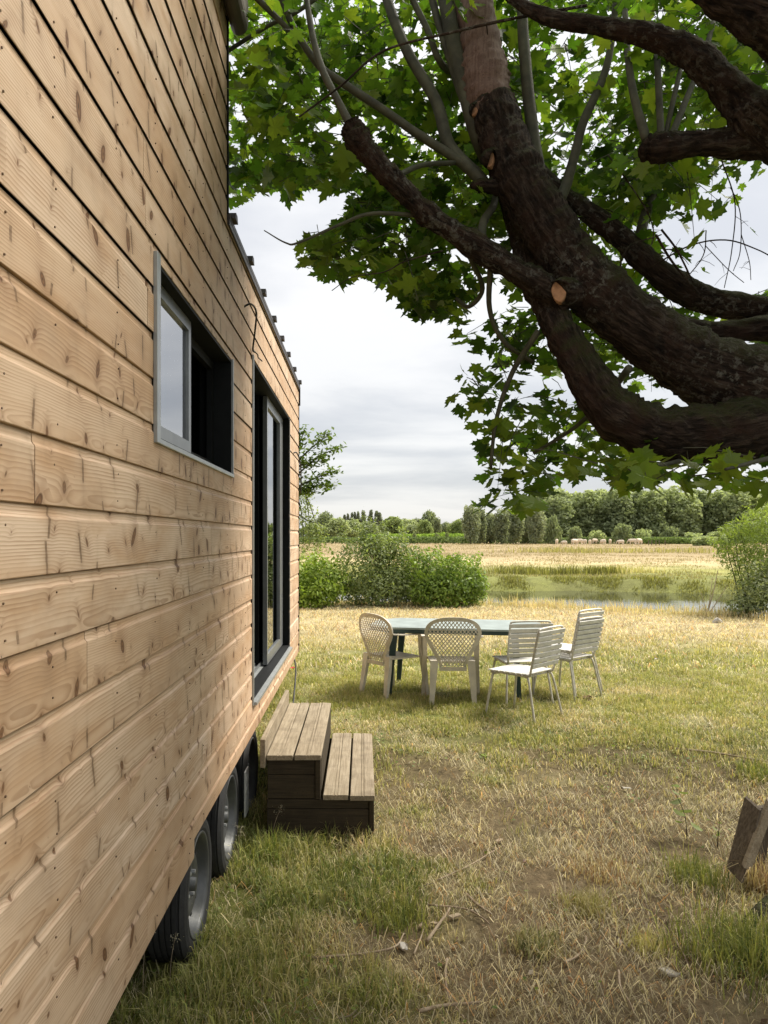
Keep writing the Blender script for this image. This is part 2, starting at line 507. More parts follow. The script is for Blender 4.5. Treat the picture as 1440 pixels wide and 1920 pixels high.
def bark_mat():
    m = M('bark'); p = m.coord()
    at = m.n('ShaderNodeAttribute', attribute_name='Col').outputs['Vector']      # round the limb, along the limb
    q = m.n('ShaderNodeVectorMath', operation='ADD'); m.l(at, q.inputs[0]); m.l(m.mapped(p, (0.12, 0.12, 0.12)), q.inputs[1]); v = q.outputs[0]
    fis = m.noise(m.mapped(v, (60, 60, 11)), 1.0, 5, 0.62, 0.5)                   # fissures run lengthwise
    fine = m.noise(m.mapped(v, (170, 170, 70)), 1.0, 4, 0.6, 0.2)
    blo = m.noise(p, 7.0, 5, 0.65, 0.8); lic = m.noise(p, 30.0, 5, 0.7, 0.3); pat = m.noise(p, 2.6, 3, 0.5)
    cc = m.ramp(fis, [(0.32, (0.006, 0.0045, 0.004)), (0.50, (0.030, 0.021, 0.016)), (0.66, (0.078, 0.058, 0.045))])
    cc = m.mix(m.ramp(blo, [(0.48, 0.0), (0.66, 0.75)]), cc, (0.046, 0.026, 0.019))
    grey = m.math('MULTIPLY', m.ramp(lic, [(0.52, 0.0), (0.62, 1.0)]), m.ramp(pat, [(0.42, 0.0), (0.62, 1.0)]))
    cc = m.mix(m.math('MULTIPLY', grey, 0.8), cc, (0.16, 0.155, 0.13))
    nz = m.n('ShaderNodeSeparateXYZ'); m.l(m.n('ShaderNodeNewGeometry').outputs['Normal'], nz.inputs[0])
    moss = m.math('MULTIPLY', m.ramp(m.math('ADD', nz.outputs[2], m.math('MULTIPLY', m.math('SUBTRACT', blo, 0.5), 1.6)), [(0.25, 0.0), (0.75, 1.0)]), m.ramp(fine, [(0.35, 0.2), (0.6, 1.0)]))
    cc = m.mix(m.math('MULTIPLY', moss, 0.75), cc, (0.042, 0.055, 0.015))
    h = m.math('ADD', m.math('MULTIPLY', fis, 1.0), m.math('MULTIPLY', fine, 0.45))
    return m.pbr(cc, 0.92, 0.0, m.bump(h, 1.0, 0.035), 0.12)

def ground_mat():
    m = M('soil_and_turf'); p = m.pos()
    c = m.n('ShaderNodeAttribute', attribute_name='Col').outputs['Color']
    a = m.noise(p, 26.0, 6, 0.7); b = m.noise(p, 3.0, 5, 0.6); d = m.noise(p, 160.0, 3)
    cc = m.mix(1.0, c, m.ramp(a, [(0.28, 0.55), (0.72, 1.4)]), 'MULTIPLY')
    cc = m.mix(1.0, cc, m.ramp(b, [(0.3, 0.78), (0.7, 1.2)]), 'MULTIPLY')
    cc = m.mix(m.ramp(d, [(0.62, 0.0), (0.72, 0.5)]), cc, (0.30, 0.23, 0.13))
    return m.pbr(cc, 0.95, 0.0, m.bump(m.math('ADD', a, m.math('MULTIPLY', d, 0.4)), 0.8, 0.02), 0.1)

def water_mat():
    m = M('river_water'); p = m.pos()
    n_ = m.noise(m.mapped(p, (1.2, 3.0, 1)), 2.2, 3)
    return m.pbr((0.030, 0.034, 0.022), 0.04, 0.0, m.bump(n_, 0.10, 0.02), 0.9, IOR=1.33)

def glass_mat(name, refl):
    """window pane: real Fresnel strengthened as in double glazing, dark room behind"""
    m = M(name)
    fr = m.n('ShaderNodeFresnel'); fr.inputs['IOR'].default_value = refl
    g = m.n('ShaderNodeBsdfGlossy'); g.inputs['Roughness'].default_value = 0.01; g.inputs['Color'].default_value = (0.95, 0.97, 1.0, 1)
    t = m.n('ShaderNodeBsdfTransparent'); t.inputs['Color'].default_value = (0.55, 0.58, 0.57, 1)
    x = m.n('ShaderNodeMixShader'); m.l(fr.outputs[0], x.inputs[0]); m.l(t.outputs[0], x.inputs[1]); m.l(g.outputs[0], x.inputs[2])
    m.l(x.outputs[0], m.out.inputs['Surface'])
    return m.m

MT = dict(
    clad=wood_cladding(),
    black=simple('anthracite_aluminium', (0.010, 0.011, 0.0115), 0.7, 0.0, 0.2, 20, 0.0, 0.12),
    grey=simple('grey_aluminium', (0.33, 0.345, 0.345), 0.38, 0.5, 0.12, 14),
    sash=simple('grey_sash_aluminium', (0.20, 0.21, 0.215), 0.35, 0.4, 0.1, 14),
    dark=simple('dark_interior', (0.007, 0.0075, 0.0075), 0.9, 0, 0.2, 3),
    steel=simple('black_chassis_steel', (0.02, 0.02, 0.021), 0.6, 0.2, 0.3, 10),
    galv=simple('galvanised_steel', (0.42, 0.43, 0.43), 0.45, 0.7, 0.25, 25),
    roof=simple('brown_roof_metal', (0.026, 0.020, 0.017), 0.5, 0.2, 0.2, 9),
    gutter=simple('brown_zinc', (0.10, 0.082, 0.07), 0.55, 0.2, 0.2, 9),
    glass_w=glass_mat('window_glass', 8.0),
    glass_d=glass_mat('door_glass', 1.9),
    tread=plank_weathered('weathered_decking', (0.22, 0.175, 0.115), (0.33, 0.275, 0.195), (0.115, 0.085, 0.053), 'Y'),
    side=plank_weathered('shaded_step_sides', (0.032, 0.024, 0.014), (0.056, 0.042, 0.024), (0.016, 0.012, 0.007), 'X'),  # same wood as the treads, with the shade on it put into the colour
    tyre=simple('tyre_rubber', (0.022, 0.022, 0.022), 0.8, 0, 0.3, 30, 0.3),
    rim=simple('grey_steel_rim', (0.085, 0.088, 0.088), 0.45, 0.35, 0.2, 18, 0.1),
    bark=bark_mat(),
    shoot=simple('smooth_green_grey_bark', (0.052, 0.052, 0.030), 0.75, 0, 0.5, 14, 0.4),
    strip=plank_weathered('bare_dead_wood', (0.115, 0.070, 0.054), (0.19, 0.130, 0.105), (0.05, 0.03, 0.022), 'Z'),
    cut=simple('fresh_cut_wood', (0.36, 0.195, 0.105), 0.8, 0, 0.3, 40, 0.3),
    leaf=leafy('maple_leaf', 0.58, 0.45, tcol=(1.45, 1.5, 0.5)),
    bleaf=leafy('shrub_leaf', 0.35, 0.55),
    far=leafy('far_foliage', 0.42, 0.8, spec=0.1, tcol=(1.1, 1.15, 0.7)),
    grass=leafy('grass_blade', 0.35, 0.6, spec=0.25, tcol=(1.15, 1.15, 0.7)),
    ground=ground_mat(),
    water=water_mat(),
    plastic=simple('dirty_white_plastic', (0.60, 0.545, 0.45), 0.5, 0, 0.2, 9),
    green=simple('dark_green_plastic', (0.014, 0.038, 0.036), 0.5, 0, 0.3, 9),
    top=simple('faded_green_table_top', (0.24, 0.285, 0.272), 0.5, 0, 0.2, 6),
    white=simple('worn_white_paint', (0.58, 0.565, 0.525), 0.5, 0, 0.16, 16),
    tubew=simple('cream_painted_tube', (0.55, 0.52, 0.45), 0.5, 0.1, 0.25, 25),
    cow=simple('cream_hide', (0.70, 0.59, 0.47), 0.9, 0, 0.12, 2),
    stick=plank_weathered('dry_stick', (0.30, 0.23, 0.15), (0.42, 0.34, 0.24), (0.15, 0.10, 0.065), 'Y'),
    old=plank_weathered('old_grey_plank', (0.095, 0.075, 0.053), (0.19, 0.155, 0.115), (0.04, 0.03, 0.02), 'Z'),
    cable=simple('black_cable', (0.014, 0.013, 0.012), 0.6),
    stone=simple('pale_stone', (0.42, 0.39, 0.34), 0.9, 0, 0.3, 12, 0.6),
    petal=simple('red_petal', (0.55, 0.02, 0.03), 0.6),
    deadleaf=simple('dead_leaf', (0.20, 0.125, 0.065), 0.85, 0, 0.5, 40, 0.3),
    leafgreen=simple('fallen_green_leaf', (0.13, 0.17, 0.02), 0.7, 0, 0.3, 20, 0.0, 0.2),
    screw=simple('screw_head', (0.17, 0.11, 0.07), 0.5, 0.4),
)
# ------------------------------------------------------------------ ground, field, river
SOIL = np.array((0.115, 0.080, 0.050)); GREEN = np.array((0.082, 0.128, 0.027)); LIME = np.array((0.43, 0.425, 0.12))
STRAW = np.array((0.70, 0.60, 0.345)); GREY = np.array((0.52, 0.46, 0.325)); TAN = np.array((0.66, 0.51, 0.295))

def zones(x, y):
    """weights of bare soil, green and dry turf at a place"""
    x = np.asarray(x, float); y = np.asarray(y, float)
    n_ = fbm(x * 0.75, y * 0.75, 4, 3.0); n2 = fbm(x * 2.1, y * 2.1, 3, 7.0); n3 = fbm(x * 0.33, y * 0.33, 3, 12)
    house = 0.97 * (1 - smooth(-0.25, 0.85, x + 2.0 * (n2 - 0.5) + 1.4 * (n_ - 0.5) + 0.14 * (y - 3.5)))
    house = house * (1 - smooth(4.6, 6.2, y))
    right = smooth(1.35, 2.0, x - 0.10 * (y - 3) + 0.7 * (n_ - 0.5)) * (1 - smooth(3.3, 4.4, y))
    bare = smooth(0.44, 0.60, 0.40 * n_ + 0.34 * n2 + 0.26 * (1 - smooth(2.0, 6.0, np.hypot((x - 0.85) * 1.5, y - 2.6)))) * (1 - house) * (1 - 0.7 * right)
    bare = 0.72 * bare * (1 - smooth(6.0, 8.5, y))
    mid = smooth(0.30, 0.54, n3 * 0.5 + n_ * 0.5) * (1 - smooth(9.0, 14.0, y)) * smooth(3.2, 6.5, y)
    le = lawn_edge(x)
    far_b = smooth(-1.0, 0.5, y - le) * (1 - smooth(10, 24, y - far_edge(x) + 9 * (n3 - 0.5)))
    green = np.clip(house + 0.75 * right + 0.95 * mid + 0.85 * far_b + 0.22 * smooth(0.5, 0.7, n2), 0, 1)
    return bare, green, n_, n2, n3

def turf_colour(x, y):
    bare, green, n_, n2, n3 = zones(x, y)
    g = GREEN[None] * (1 - n_[:, None]) + LIME[None] * n_[:, None]
    d = STRAW[None] * (1 - n2[:, None]) + TAN[None] * n2[:, None]
    c = d * (1 - green[:, None]) + g * green[:, None]
    return c, bare, green, n_, n2, n3

def axis(parts):
    return np.unique(np.round(np.concatenate(parts), 4))
ys = axis([np.arange(-6, 12, 0.11), np.arange(12, 42, 0.3), np.geomspace(42, 1500, 70)])
xp = np.concatenate([np.arange(0, 5, 0.11), np.arange(5, 20, 0.4), np.geomspace(20, 900, 50)])
xs = axis([xp, -xp])
XX, YY = np.meshgrid(xs, ys)
gx, gy = XX.ravel(), YY.ravel()
c, bare, green, n_, n2, n3 = turf_colour(gx, gy)
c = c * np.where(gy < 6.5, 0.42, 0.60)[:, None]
c = c * (1 - bare[:, None]) + SOIL * bare[:, None]
fe = gy - far_edge(gx)
field = smooth(8, 45, fe + 14 * (n3 - 0.5))[:, None]
fieldc = np.array((0.30, 0.235, 0.132))[None] * (0.8 + 0.45 * fbm(gx * 0.05, gy * 0.22, 4, 5))[:, None]
c = np.where(fe[:, None] > 0, c * (1 - field) / 0.75 + fieldc * field, c)
bankw = (smooth(-0.7, -0.1, fe) * (1 - smooth(0.9, 2.0, fe)) * smooth(0.42, 0.58, fbm(gx * 0.55, gy * 0.8, 3, 2)))[:, None]
c = c * (1 - bankw) + np.array((0.15, 0.13, 0.075)) * bankw
wet = (smooth(-1.5, -0.3, fe) * (1 - smooth(2.5, 9.0, fe + 3 * (n_ - 0.5))) * 0.85)[:, None]
c = c * (1 - wet) + (np.array((0.165, 0.175, 0.055))[None] * (0.75 + 0.5 * n2[:, None])) * wet
nx, ny = len(xs), len(ys)
I = np.arange(nx * ny).reshape(ny, nx)
Q = np.stack([I[:-1, :-1], I[:-1, 1:], I[1:, 1:], I[1:, :-1]], -1).reshape(-1, 4)
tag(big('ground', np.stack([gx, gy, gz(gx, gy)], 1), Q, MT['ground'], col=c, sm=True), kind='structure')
wx = np.linspace(-70, 70, 60)
wa = lawn_edge(wx) + 1.0; wb = far_edge(wx) + 1.5
WV = np.concatenate([np.stack([wx, wa, wx * 0 - 0.55], 1), np.stack([wx, wb, wx * 0 - 0.55], 1)])
WF = [(i, i + 1, 60 + i + 1, 60 + i) for i in range(59)]
tag(obj('river', WV, WF, MT['water']), kind='structure')

# ------------------------------------------------------------------ tiny house on wheels
HB = (-1.9, 3.6, -0.13)
house = thing('tiny_house', 'timber clad tiny house on a triple axle trailer with dark sliding door', 'tiny house', HB)
WX = -0.68
Y0, Y1, YS = -1.2, 8.17, 3.85          # rear end, far corner, end of the tall loft part
ZL, ZU = 3.19, 4.40
PITCH, Z9 = 0.1495, 1.669 - 9 * 0.1495
WIN = (2.51, 4.00, 1.92, 2.52)
DOOR = (4.74, 7.16, 0.58, 2.712)
openings = [WIN, DOOR]

def wall_pieces(y0, y1, z0, z1):
    """rectangles of wall inside y0..y1, z0..z1 that miss the openings and stay under the roof"""
    cuts = {y0, y1}
    for o_ in openings:
        for yy in o_[:2]:
            if y0 < yy < y1: cuts.add(yy)
    for yy in (YS, 3.11):
        if y0 < yy < y1: cuts.add(yy)
    cuts = sorted(cuts); out = []
    for a, b in zip(cuts[:-1], cuts[1:]):
        mid = (a + b) / 2
        top = min(z1, ZU if mid < YS else ZL)
        bot = max(z0, 0.303 if mid < 3.11 else 0.378)
        spans = [(bot, top)]
        for (oa, ob, oz0, oz1) in openings:
            if oa < mid < ob:
                new = []
                for (p, q) in spans:
                    if oz1 <= p or oz0 >= q: new.append((p, q)); continue
                    if p < oz0: new.append((p, oz0))
                    if q > oz1: new.append((oz1, q))
                spans = new
        out += [(a, b, p, q) for p, q in spans if q - p > 0.006]
    return out

PROF = [(-0.020, 0.0), (-0.0012, 0.0), (0.0, 0.0015), (0.0, 0.119), (-0.0015, 0.1225), (-0.0045, 0.1255), (-0.0062, 0.1285), (-0.0068, 0.132), (-0.0068, 0.1462), (-0.0100, 0.1470), (-0.0110, 0.1495)]
def prof_clip(lo, hi):
    def xat(z):
        for (xa, za), (xb, zb) in zip(PROF[1:-1], PROF[2:]):
            if za <= z <= zb and zb > za: return xa + (xb - xa) * (z - za) / (zb - za)
        return PROF[1][0]
    pts = [(xat(lo), lo)] + [p for p in PROF[1:] if lo < p[1] < hi] + [(xat(hi), hi)]
    return [(-0.0205, lo)] + pts + [(-0.0205, hi)]

wall = obj('wall', *(lambda g: (g.arr(), g.f))(
    (lambda g: [g.box(-0.80, WX - 0.021, a + 0.0, b - 0.0, p, q) for k in range(-1, 30)
                for (a, b, p, q) in wall_pieces(Y0 + 0.02, Y1 - 0.01, Z9 + k * PITCH, Z9 + (k + 1) * PITCH)] and g)(G())), MT['dark'], house)
JOINTS = {9: [1.594], 17: [], 16: [2.386], 15: [2.41], 13: [2.43], 6: [1.897], 3: [2.23], 0: [2.43], 8: [3.44], 2: [3.46], 11: [0.6], 20: [1.3], 22: [2.9], 24: [0.9], 18: [6.1], 7: [0.9, 4.2], 5: [0.2, 3.9], 10: [0.4], 4: [2.95]}
for k in range(0, 28):
    zb = Z9 + k * PITCH
    bounds = [Y0] + sorted(JOINTS.get(k, [])) + [Y1]
    for j, (ya, yb) in enumerate(zip(bounds[:-1], bounds[1:])):
        zlo = 0.30 if k == 0 else zb
        pcs = wall_pieces(ya + 0.0012, yb - 0.0012, zlo, zb + PITCH)
        if not pcs: continue
        dx = random.uniform(-0.0010, 0.0010); tilt = 0.0
        for (a, b, p, q) in pcs:
            if k == 0 and p < zb:
                pr = [(x_, z_) for x_, z_ in prof_clip(0.0, q - zb)]
                pr = [(x_, (p - zb) if z_ == 0.0 else z_) for x_, z_ in pr]
            else:
                pr = prof_clip(p - zb, q - zb)
            m_ = len(pr)
            ysub = np.linspace(a, b, max(2, int((b - a) / 0.5) + 1))
            V = []; Fc = []
            for y_ in ysub:
                wv = 0.0
                for x_, z_ in pr: V.append((WX + x_ + dx + tilt * z_ * 10 + (wv if x_ > -0.018 else 0), y_, zb + z_))
            for i in range(len(ysub) - 1):
                for t in range(m_):
                    u = (t + 1) % m_
                    Fc.append((i * m_ + t, (i + 1) * m_ + t, (i + 1) * m_ + u, i * m_ + u))
            Fc.append(tuple(range(m_))); Fc.append(tuple((len(ysub) - 1) * m_ + t for t in range(m_ - 1, -1, -1)))
            obj('plank', np.array(V) - np.array(HB), Fc, MT['clad'], wall, local=True, origin=(WX - HB[0], 0, zb - HB[2]), seed=(k * 0.137 + j * 0.311 + 0.05) % 1.0)
# screw heads down the stud lines
g = G()
for ys_ in [0.85, 1.45, 1.70, 2.13, 2.53, 3.02, 3.27, 3.86, 4.45, 5.05, 5.66, 6.27, 6.88, 7.48, 8.05]:
    for k in range(0, 27):
        zb = Z9 + k * PITCH
        for dz in (0.026, 0.098):
            if random.random() < 0.35: continue
            y_, z_ = ys_ + random.uniform(-0.014, 0.014), zb + dz + random.uniform(-0.010, 0.010)
            if not any(a < y_ < b and p < z_ < q for (a, b, p, q) in wall_pieces(Y0, Y1, zb, zb + PITCH)): continue
            a_ = np.linspace(0, 2 * np.pi, 6, endpoint=False)
            V = [(WX + 0.0022, y_ + 0.0024 * math.cos(t), z_ + 0.0024 * math.sin(t)) for t in a_] + [(WX - 0.002, y_ + 0.0028 * math.cos(t), z_ + 0.0028 * math.sin(t)) for t in a_]
            g.add(V, [tuple(range(6))] + [(i, 6 + i, 6 + (i + 1) % 6, (i + 1) % 6) for i in range(6)])
tag(g.obj('screws', MT['screw'], wall), kind='stuff')

# closed shell behind the visible wall, floor, roofs
g = G()
g.box(-3.14, -3.06, Y0, Y1, 0.38, ZL); g.box(-3.06, -0.801, Y0, Y0 + 0.08, 0.38, ZU); g.box(-3.06, -0.801, Y1 - 0.12, Y1 - 0.012, 0.38, ZL)
g.box(-3.06, -0.801, YS - 0.08, YS, ZL, ZU); g.box(-3.14, -3.06, Y0, YS, ZL + 0.001, ZU)
g.obj('shell', MT['dark'], house)
G().box(-3.05, -0.802, Y0 + 0.081, Y1 - 0.121, 0.385, 0.50).obj('floor_deck', MT['dark'], house)
g = G()
for k in range(19):                                            # short boards on the far end wall
    z_ = 0.38 + k * PITCH
    g.box(-3.14, WX - 0.022, Y1 - 0.011, Y1 + 0.004, z_, min(z_ + PITCH - 0.004, ZL))
V = g.arr(); obj('end_cladding', V, g.f, MT['clad'], house, seed=0.4)
rf = G().box(-3.2, WX + 0.014, YS + 0.003, Y1 + 0.03, ZL + 0.004, ZL + 0.030).obj('roof', MT['roof'], house)
for k, y_ in enumerate([3.95, 4.55, 5.15, 5.77, 6.34, 6.89, 7.50, 8.13]):
    V = []; Fc = []
    for x_ in (-3.21, WX + 0.034):
        V += [(x_, y_ - 0.042, ZL + 0.0305), (x_, y_ + 0.042, ZL + 0.0305), (x_, y_ + 0.022, ZL + 0.066), (x_, y_ - 0.022, ZL + 0.066)]
    obj('roof_rib', V, [(0, 1, 5, 4), (1, 2, 6, 5), (2, 3, 7, 6), (3, 0, 4, 7), (3, 2, 1, 0), (4, 5, 6, 7)], MT['roof'], rf)
G().box(WX + 0.0035, WX + 0.0125, YS + 0.004, Y1 + 0.02, ZL - 0.024, ZL + 0.0035).obj('edge_flashing', MT['roof'], rf)
G().box(WX - 0.02, WX + 0.016, Y1 + 0.005, Y1 + 0.035, ZL - 0.19, ZL + 0.003).obj('fascia_end', MT['roof'], rf)
G().box(WX - 0.019, WX + 0.008, YS + 0.0005, YS + 0.016, ZL + 0.0305, ZU).obj('corner_trim', MT['black'], house)
ur = G().box(-3.2, WX + 0.05, Y0 - 0.03, YS + 0.05, ZU + 0.002, ZU + 0.05).obj('loft_roof', MT['roof'], house)
g = G(); th = np.linspace(0, -math.pi, 9)
V = []; 
for y_ in (Y0, YS + 0.045):
    for t in th: V.append((WX + 0.055 + 0.046 * math.cos(t), y_, 4.20 + 0.062 * math.sin(t)))
    V.append((WX + 0.009, y_, 4.30)); V.append((WX + 0.101, y_, 4.30))
n9 = 11; seq = list(range(9)) + [9, 10]
g.add(V, [(i, (i + 1) % n9, n9 + (i + 1) % n9, n9 + i) for i in range(n9)] + [tuple(range(n9)), tuple(range(2 * n9 - 1, n9 - 1, -1))])
g.obj('gutter', MT['gutter'], ur)
G().box(WX - 0.012, WX + 0.006, Y1 + 0.0045, Y1 + 0.014, 0.38, ZL - 0.192).obj('corner_trim', MT['black'], house)

def ring(x0, x1, y0, y1, z0, z1, wl_, wr, wb_, wt):
    g = G()
    g.box(x0, x1, y0, y0 + wl_, z0, z1); g.box(x0, x1, y1 - wr, y1, z0, z1)
    g.box(x0, x1, y0 + wl_, y1 - wr, z0, z0 + wb_); g.box(x0, x1, y0 + wl_, y1 - wr, z1 - wt, z1)
    return g
# window
wy0, wy1, wz0, wz1 = WIN
win = ring(-0.845, WX - 0.003, wy0 + 0.002, wy1 - 0.002, wz0 + 0.002, wz1 - 0.002, 0.012, 0.012, 0.012, 0.012).obj('window', MT['black'], house)
g = G(); g.box(WX - 0.002, WX + 0.013, wy0 - 0.008, wy0 + 0.034, wz0 - 0.012, wz1 + 0.012, 0.002)
g.box(WX - 0.002, WX + 0.012, wy0 + 0.0345, wy1 + 0.008, wz0 - 0.012, wz0 + 0.006, 0.002)
g.box(WX - 0.002, WX + 0.008, wy1 - 0.004, wy1 + 0.008, wz0 + 0.0065, wz1 + 0.004)
g.obj('window_trim', MT['grey'], win)
ym = 3.235
sx = -0.752
ring(sx, sx + 0.030, wy0 + 0.015, ym, wz0 + 0.016, wz1 - 0.016, 0.045, 0.042, 0.062, 0.045).obj('sash', MT['sash'], win)
g = G(); g.box(sx + 0.013, sx + 0.017, wy0 + 0.06, ym - 0.042, wz0 + 0.078, wz1 - 0.061); g.obj('pane', MT['glass_w'], win)
ring(-0.800, -0.772, ym - 0.05, wy1 - 0.015, wz0 + 0.016, wz1 - 0.016, 0.042, 0.045, 0.050, 0.045).obj('sash', MT['black'], win)
# pale roller blind drawn down behind the fixed pane
obj('blind', [(-0.835, wy0 + 0.02, wz0 + 0.02), (-0.835, ym - 0.02, wz0 + 0.02), (-0.835, ym - 0.02, wz1 - 0.02), (-0.835, wy0 + 0.02, wz1 - 0.02)] +
    [(-0.839, wy0 + 0.02, wz0 + 0.02), (-0.839, ym - 0.02, wz0 + 0.02), (-0.839, ym - 0.02, wz1 - 0.02), (-0.839, wy0 + 0.02, wz1 - 0.02)],
    [(0, 1, 2, 3), (7, 6, 5, 4), (0, 4, 5, 1), (1, 5, 6, 2), (2, 6, 7, 3), (3, 7, 4, 0)], simple('pale_blind', (0.7, 0.72, 0.74), 0.9), win)
# sliding door
dy0, dy1, dz0, dz1 = DOOR
door = ring(-0.87, WX - 0.003, dy0 + 0.002, dy1 - 0.002, dz0 + 0.002, dz1 - 0.002, 0.014, 0.014, 0.014, 0.014).obj('door', MT['black'], house)
g = G(); g.box(WX - 0.002, WX + 0.010, dy0 - 0.012, dy0 + 0.014, dz0 - 0.02, dz1 + 0.012, 0.002)
g.box(WX - 0.002, WX + 0.004, dy1 - 0.004, dy1 + 0.010, dz0 - 0.01, dz1 + 0.004)
g.obj('door_trim', MT['grey'], door)
g = G(); g.add([(-0.86, dy0 + 0.02, dz0 + 0.030), (WX + 0.028, dy0 + 0.0145, dz0 - 0.002), (WX + 0.028, dy1 - 0.006, dz0 - 0.002), (-0.86, dy1 - 0.02, dz0 + 0.030),
               (-0.86, dy0 + 0.02, dz0 + 0.018), (WX + 0.028, dy0 + 0.0145, dz0 - 0.020), (WX + 0.028, dy1 - 0.006, dz0 - 0.020), (-0.86, dy1 - 0.02, dz0 + 0.018)],
              [(0, 1, 2, 3), (7, 6, 5, 4), (0, 4, 5, 1), (1, 5, 6, 2), (2, 6, 7, 3), (3, 7, 4, 0)])
g.obj('door_sill', MT['grey'], door)
dm = 5.97; dx_ = -0.775
fx = ring(dx_, dx_ + 0.034, dm, dy1 - 0.017, dz0 + 0.028, dz1 - 0.018, 0.035, 0.24, 0.075, 0.075).obj('door_leaf', MT['sash'], door)
G().box(dx_ + 0.014, dx_ + 0.019, dm + 0.035, dy1 - 0.257, dz0 + 0.103, dz1 - 0.093).obj('pane', MT['glass_d'], fx)
ring(-0.835, -0.805, dm - 0.03, dy1 - 0.018, dz0 + 0.034, dz1 - 0.018, 0.06, 0.05, 0.07, 0.07).obj('door_leaf', MT['black'], door)
g = G(); g.box(-0.80, -0.79, dy0 + 0.018, dy1 - 0.018, dz0 + 0.024, dz0 + 0.045); g.box(-0.84, -0.83, dy0 + 0.018, dy1 - 0.018, dz0 + 0.026, dz0 + 0.048)
g.obj('door_track', MT['sash'], door)
# cable ends hanging out of the cladding
def cable(pts, r=0.006, nm='cable', par=house, mat='cable', k=6):
    p = crom(pts, k); return G().tube(p, r, 6).obj(nm, MT[mat], par, sm=True)
cable([(WX - 0.01, 4.42, 2.92), (WX + 0.035, 4.44, 2.945), (WX + 0.05, 4.55, 2.93), (WX + 0.03, 4.64, 2.84), (WX + 0.012, 4.68, 2.745), (WX + 0.016, 4.72, 2.735)])
cable([(WX + 0.012, 4.70, 2.742), (WX + 0.03, 4.76, 2.728), (WX + 0.02, 4.86, 2.735), (WX + 0.04, 4.90, 2.72)], 0.004)
cable([(WX - 0.01, 7.55, 2.42), (WX + 0.03, 7.60, 2.43), (WX + 0.045, 7.85, 2.34), (WX + 0.035, 8.05, 2.20), (WX + 0.03, 8.10, 2.06)], 0.007)
cable([(WX - 0.04, 7.9, 0.40), (WX + 0.02, 7.6, 0.30), (WX + 0.05, 7.0, 0.10), (WX + 0.08, 6.6, 0.02), (WX + 0.03, 6.2, 0.06)], 0.008)
# chassis and wheels
g = G(); g.box(-0.98, -0.90, Y0, Y1 - 0.3, 0.23, 0.36); g.box(-2.9, -2.82, Y0, Y1 - 0.3, 0.23, 0.36); g.box(-3.05, WX - 0.03, Y0 + 0.1, Y1 - 0.1, 0.36, 0.378)
for y_ in (3.27, 4.05, 4.83): g.box(-2.85, -0.9, y_ - 0.04, y_ + 0.04, 0.10, 0.18)
g.obj('chassis', MT['steel'], house)
def wheel(yc, zc=0.125, first=[None]):
    xo = -0.690                                                # outer face of the tyre
    w_ = 0.175; Rr, ri = 0.292, 0.205
    tp = [(-w_ + 0.01, ri), (-w_, ri + 0.02), (-w_ + 0.004, Rr - 0.03), (-w_ + 0.022, Rr - 0.004)]
    nt_ = 5
    for q in range(nt_):
        xa = -w_ + 0.026 + q * (w_ - 0.052) / nt_; xb = xa + (w_ - 0.052) / nt_ * 0.72
        tp += [(xa, Rr), (xb, Rr), (xb + 0.001, Rr - 0.008), (xa + (w_ - 0.052) / nt_ - 0.001, Rr - 0.008)]
    tp += [(-0.022, Rr - 0.004), (-0.006, Rr - 0.024), (0.0, Rr - 0.045), (-0.002, ri + 0.020), (-0.010, ri + 0.004), (-0.014, ri)]
    root = obj('wheel', [(xo - 0.10, yc - 0.01, zc - 0.01), (xo - 0.10, yc + 0.01, zc - 0.01), (xo - 0.10, yc + 0.01, zc + 0.01), (xo - 0.10, yc - 0.01, zc + 0.01)] +
               [(xo - 0.30, yc - 0.03, zc - 0.03), (xo - 0.30, yc + 0.03, zc - 0.03), (xo - 0.30, yc + 0.03, zc + 0.03), (xo - 0.30, yc - 0.03, zc + 0.03)],
               [(0, 1, 2, 3), (0, 4, 5, 1), (1, 5, 6, 2), (2, 6, 7, 3), (3, 7, 4, 0)], MT['steel'], house)
    V, Fc = lathe(tp, (xo, yc, zc), 56); obj('tyre', V, Fc, MT['tyre'], root, sm=False)
    rp = [(-0.012, ri + 0.006), (-0.006, ri + 0.008), (-0.004, ri + 0.002), (-0.010, ri - 0.006), (-0.022, ri - 0.014), (-0.060, ri - 0.022), (-0.075, ri - 0.034), (-0.078, ri - 0.055),
          (-0.060, ri - 0.068), (-0.040, ri - 0.080), (-0.034, ri - 0.100), (-0.044, ri - 0.125), (-0.052, ri - 0.145), (-0.050, 0.030), (-0.020, 0.028), (-0.018, 0.0005)]
    V, Fc = lathe(rp, (xo, yc, zc), 48); obj('rim', V, Fc, MT['rim'], root, sm=True)
    g = G()
    for q in range(4):
        t = q * math.pi / 2 + 0.5
        V, Fc = lathe([(-0.056, 0.010), (-0.034, 0.010), (-0.032, 0.006), (-0.032, 0.0004)], (xo, yc + 0.062 * math.cos(t), zc + 0.062 * math.sin(t)), 6); g.add(V, Fc)
    g.obj('wheel_nut', MT['galv'], root)
    # vent slots as dark shallow blocks
    for q in range(8):
        t = q * math.pi / 4; cy_, cz_ = yc + 0.128 * math.cos(t), zc + 0.128 * math.sin(t)
        g = G(); g.box(-0.002, 0.002, -0.010, 0.010, -0.006, 0.006, 0.001)
        V = g.arr(); ca, sa = math.cos(t + math.pi / 2), math.sin(t + math.pi / 2)
        V = np.stack([xo - 0.0395 + V[:, 0], cy_ + V[:, 1] * ca - V[:, 2] * sa, cz_ + V[:, 1] * sa + V[:, 2] * ca], 1)
        obj('vent_slot', V, g.f, MT['steel'], root)
for yc in (3.27, 4.05, 4.83): wheel(yc)
g = G(); g.box(-0.66, -0.652, 4.28, 4.40, 0.04, 0.29)
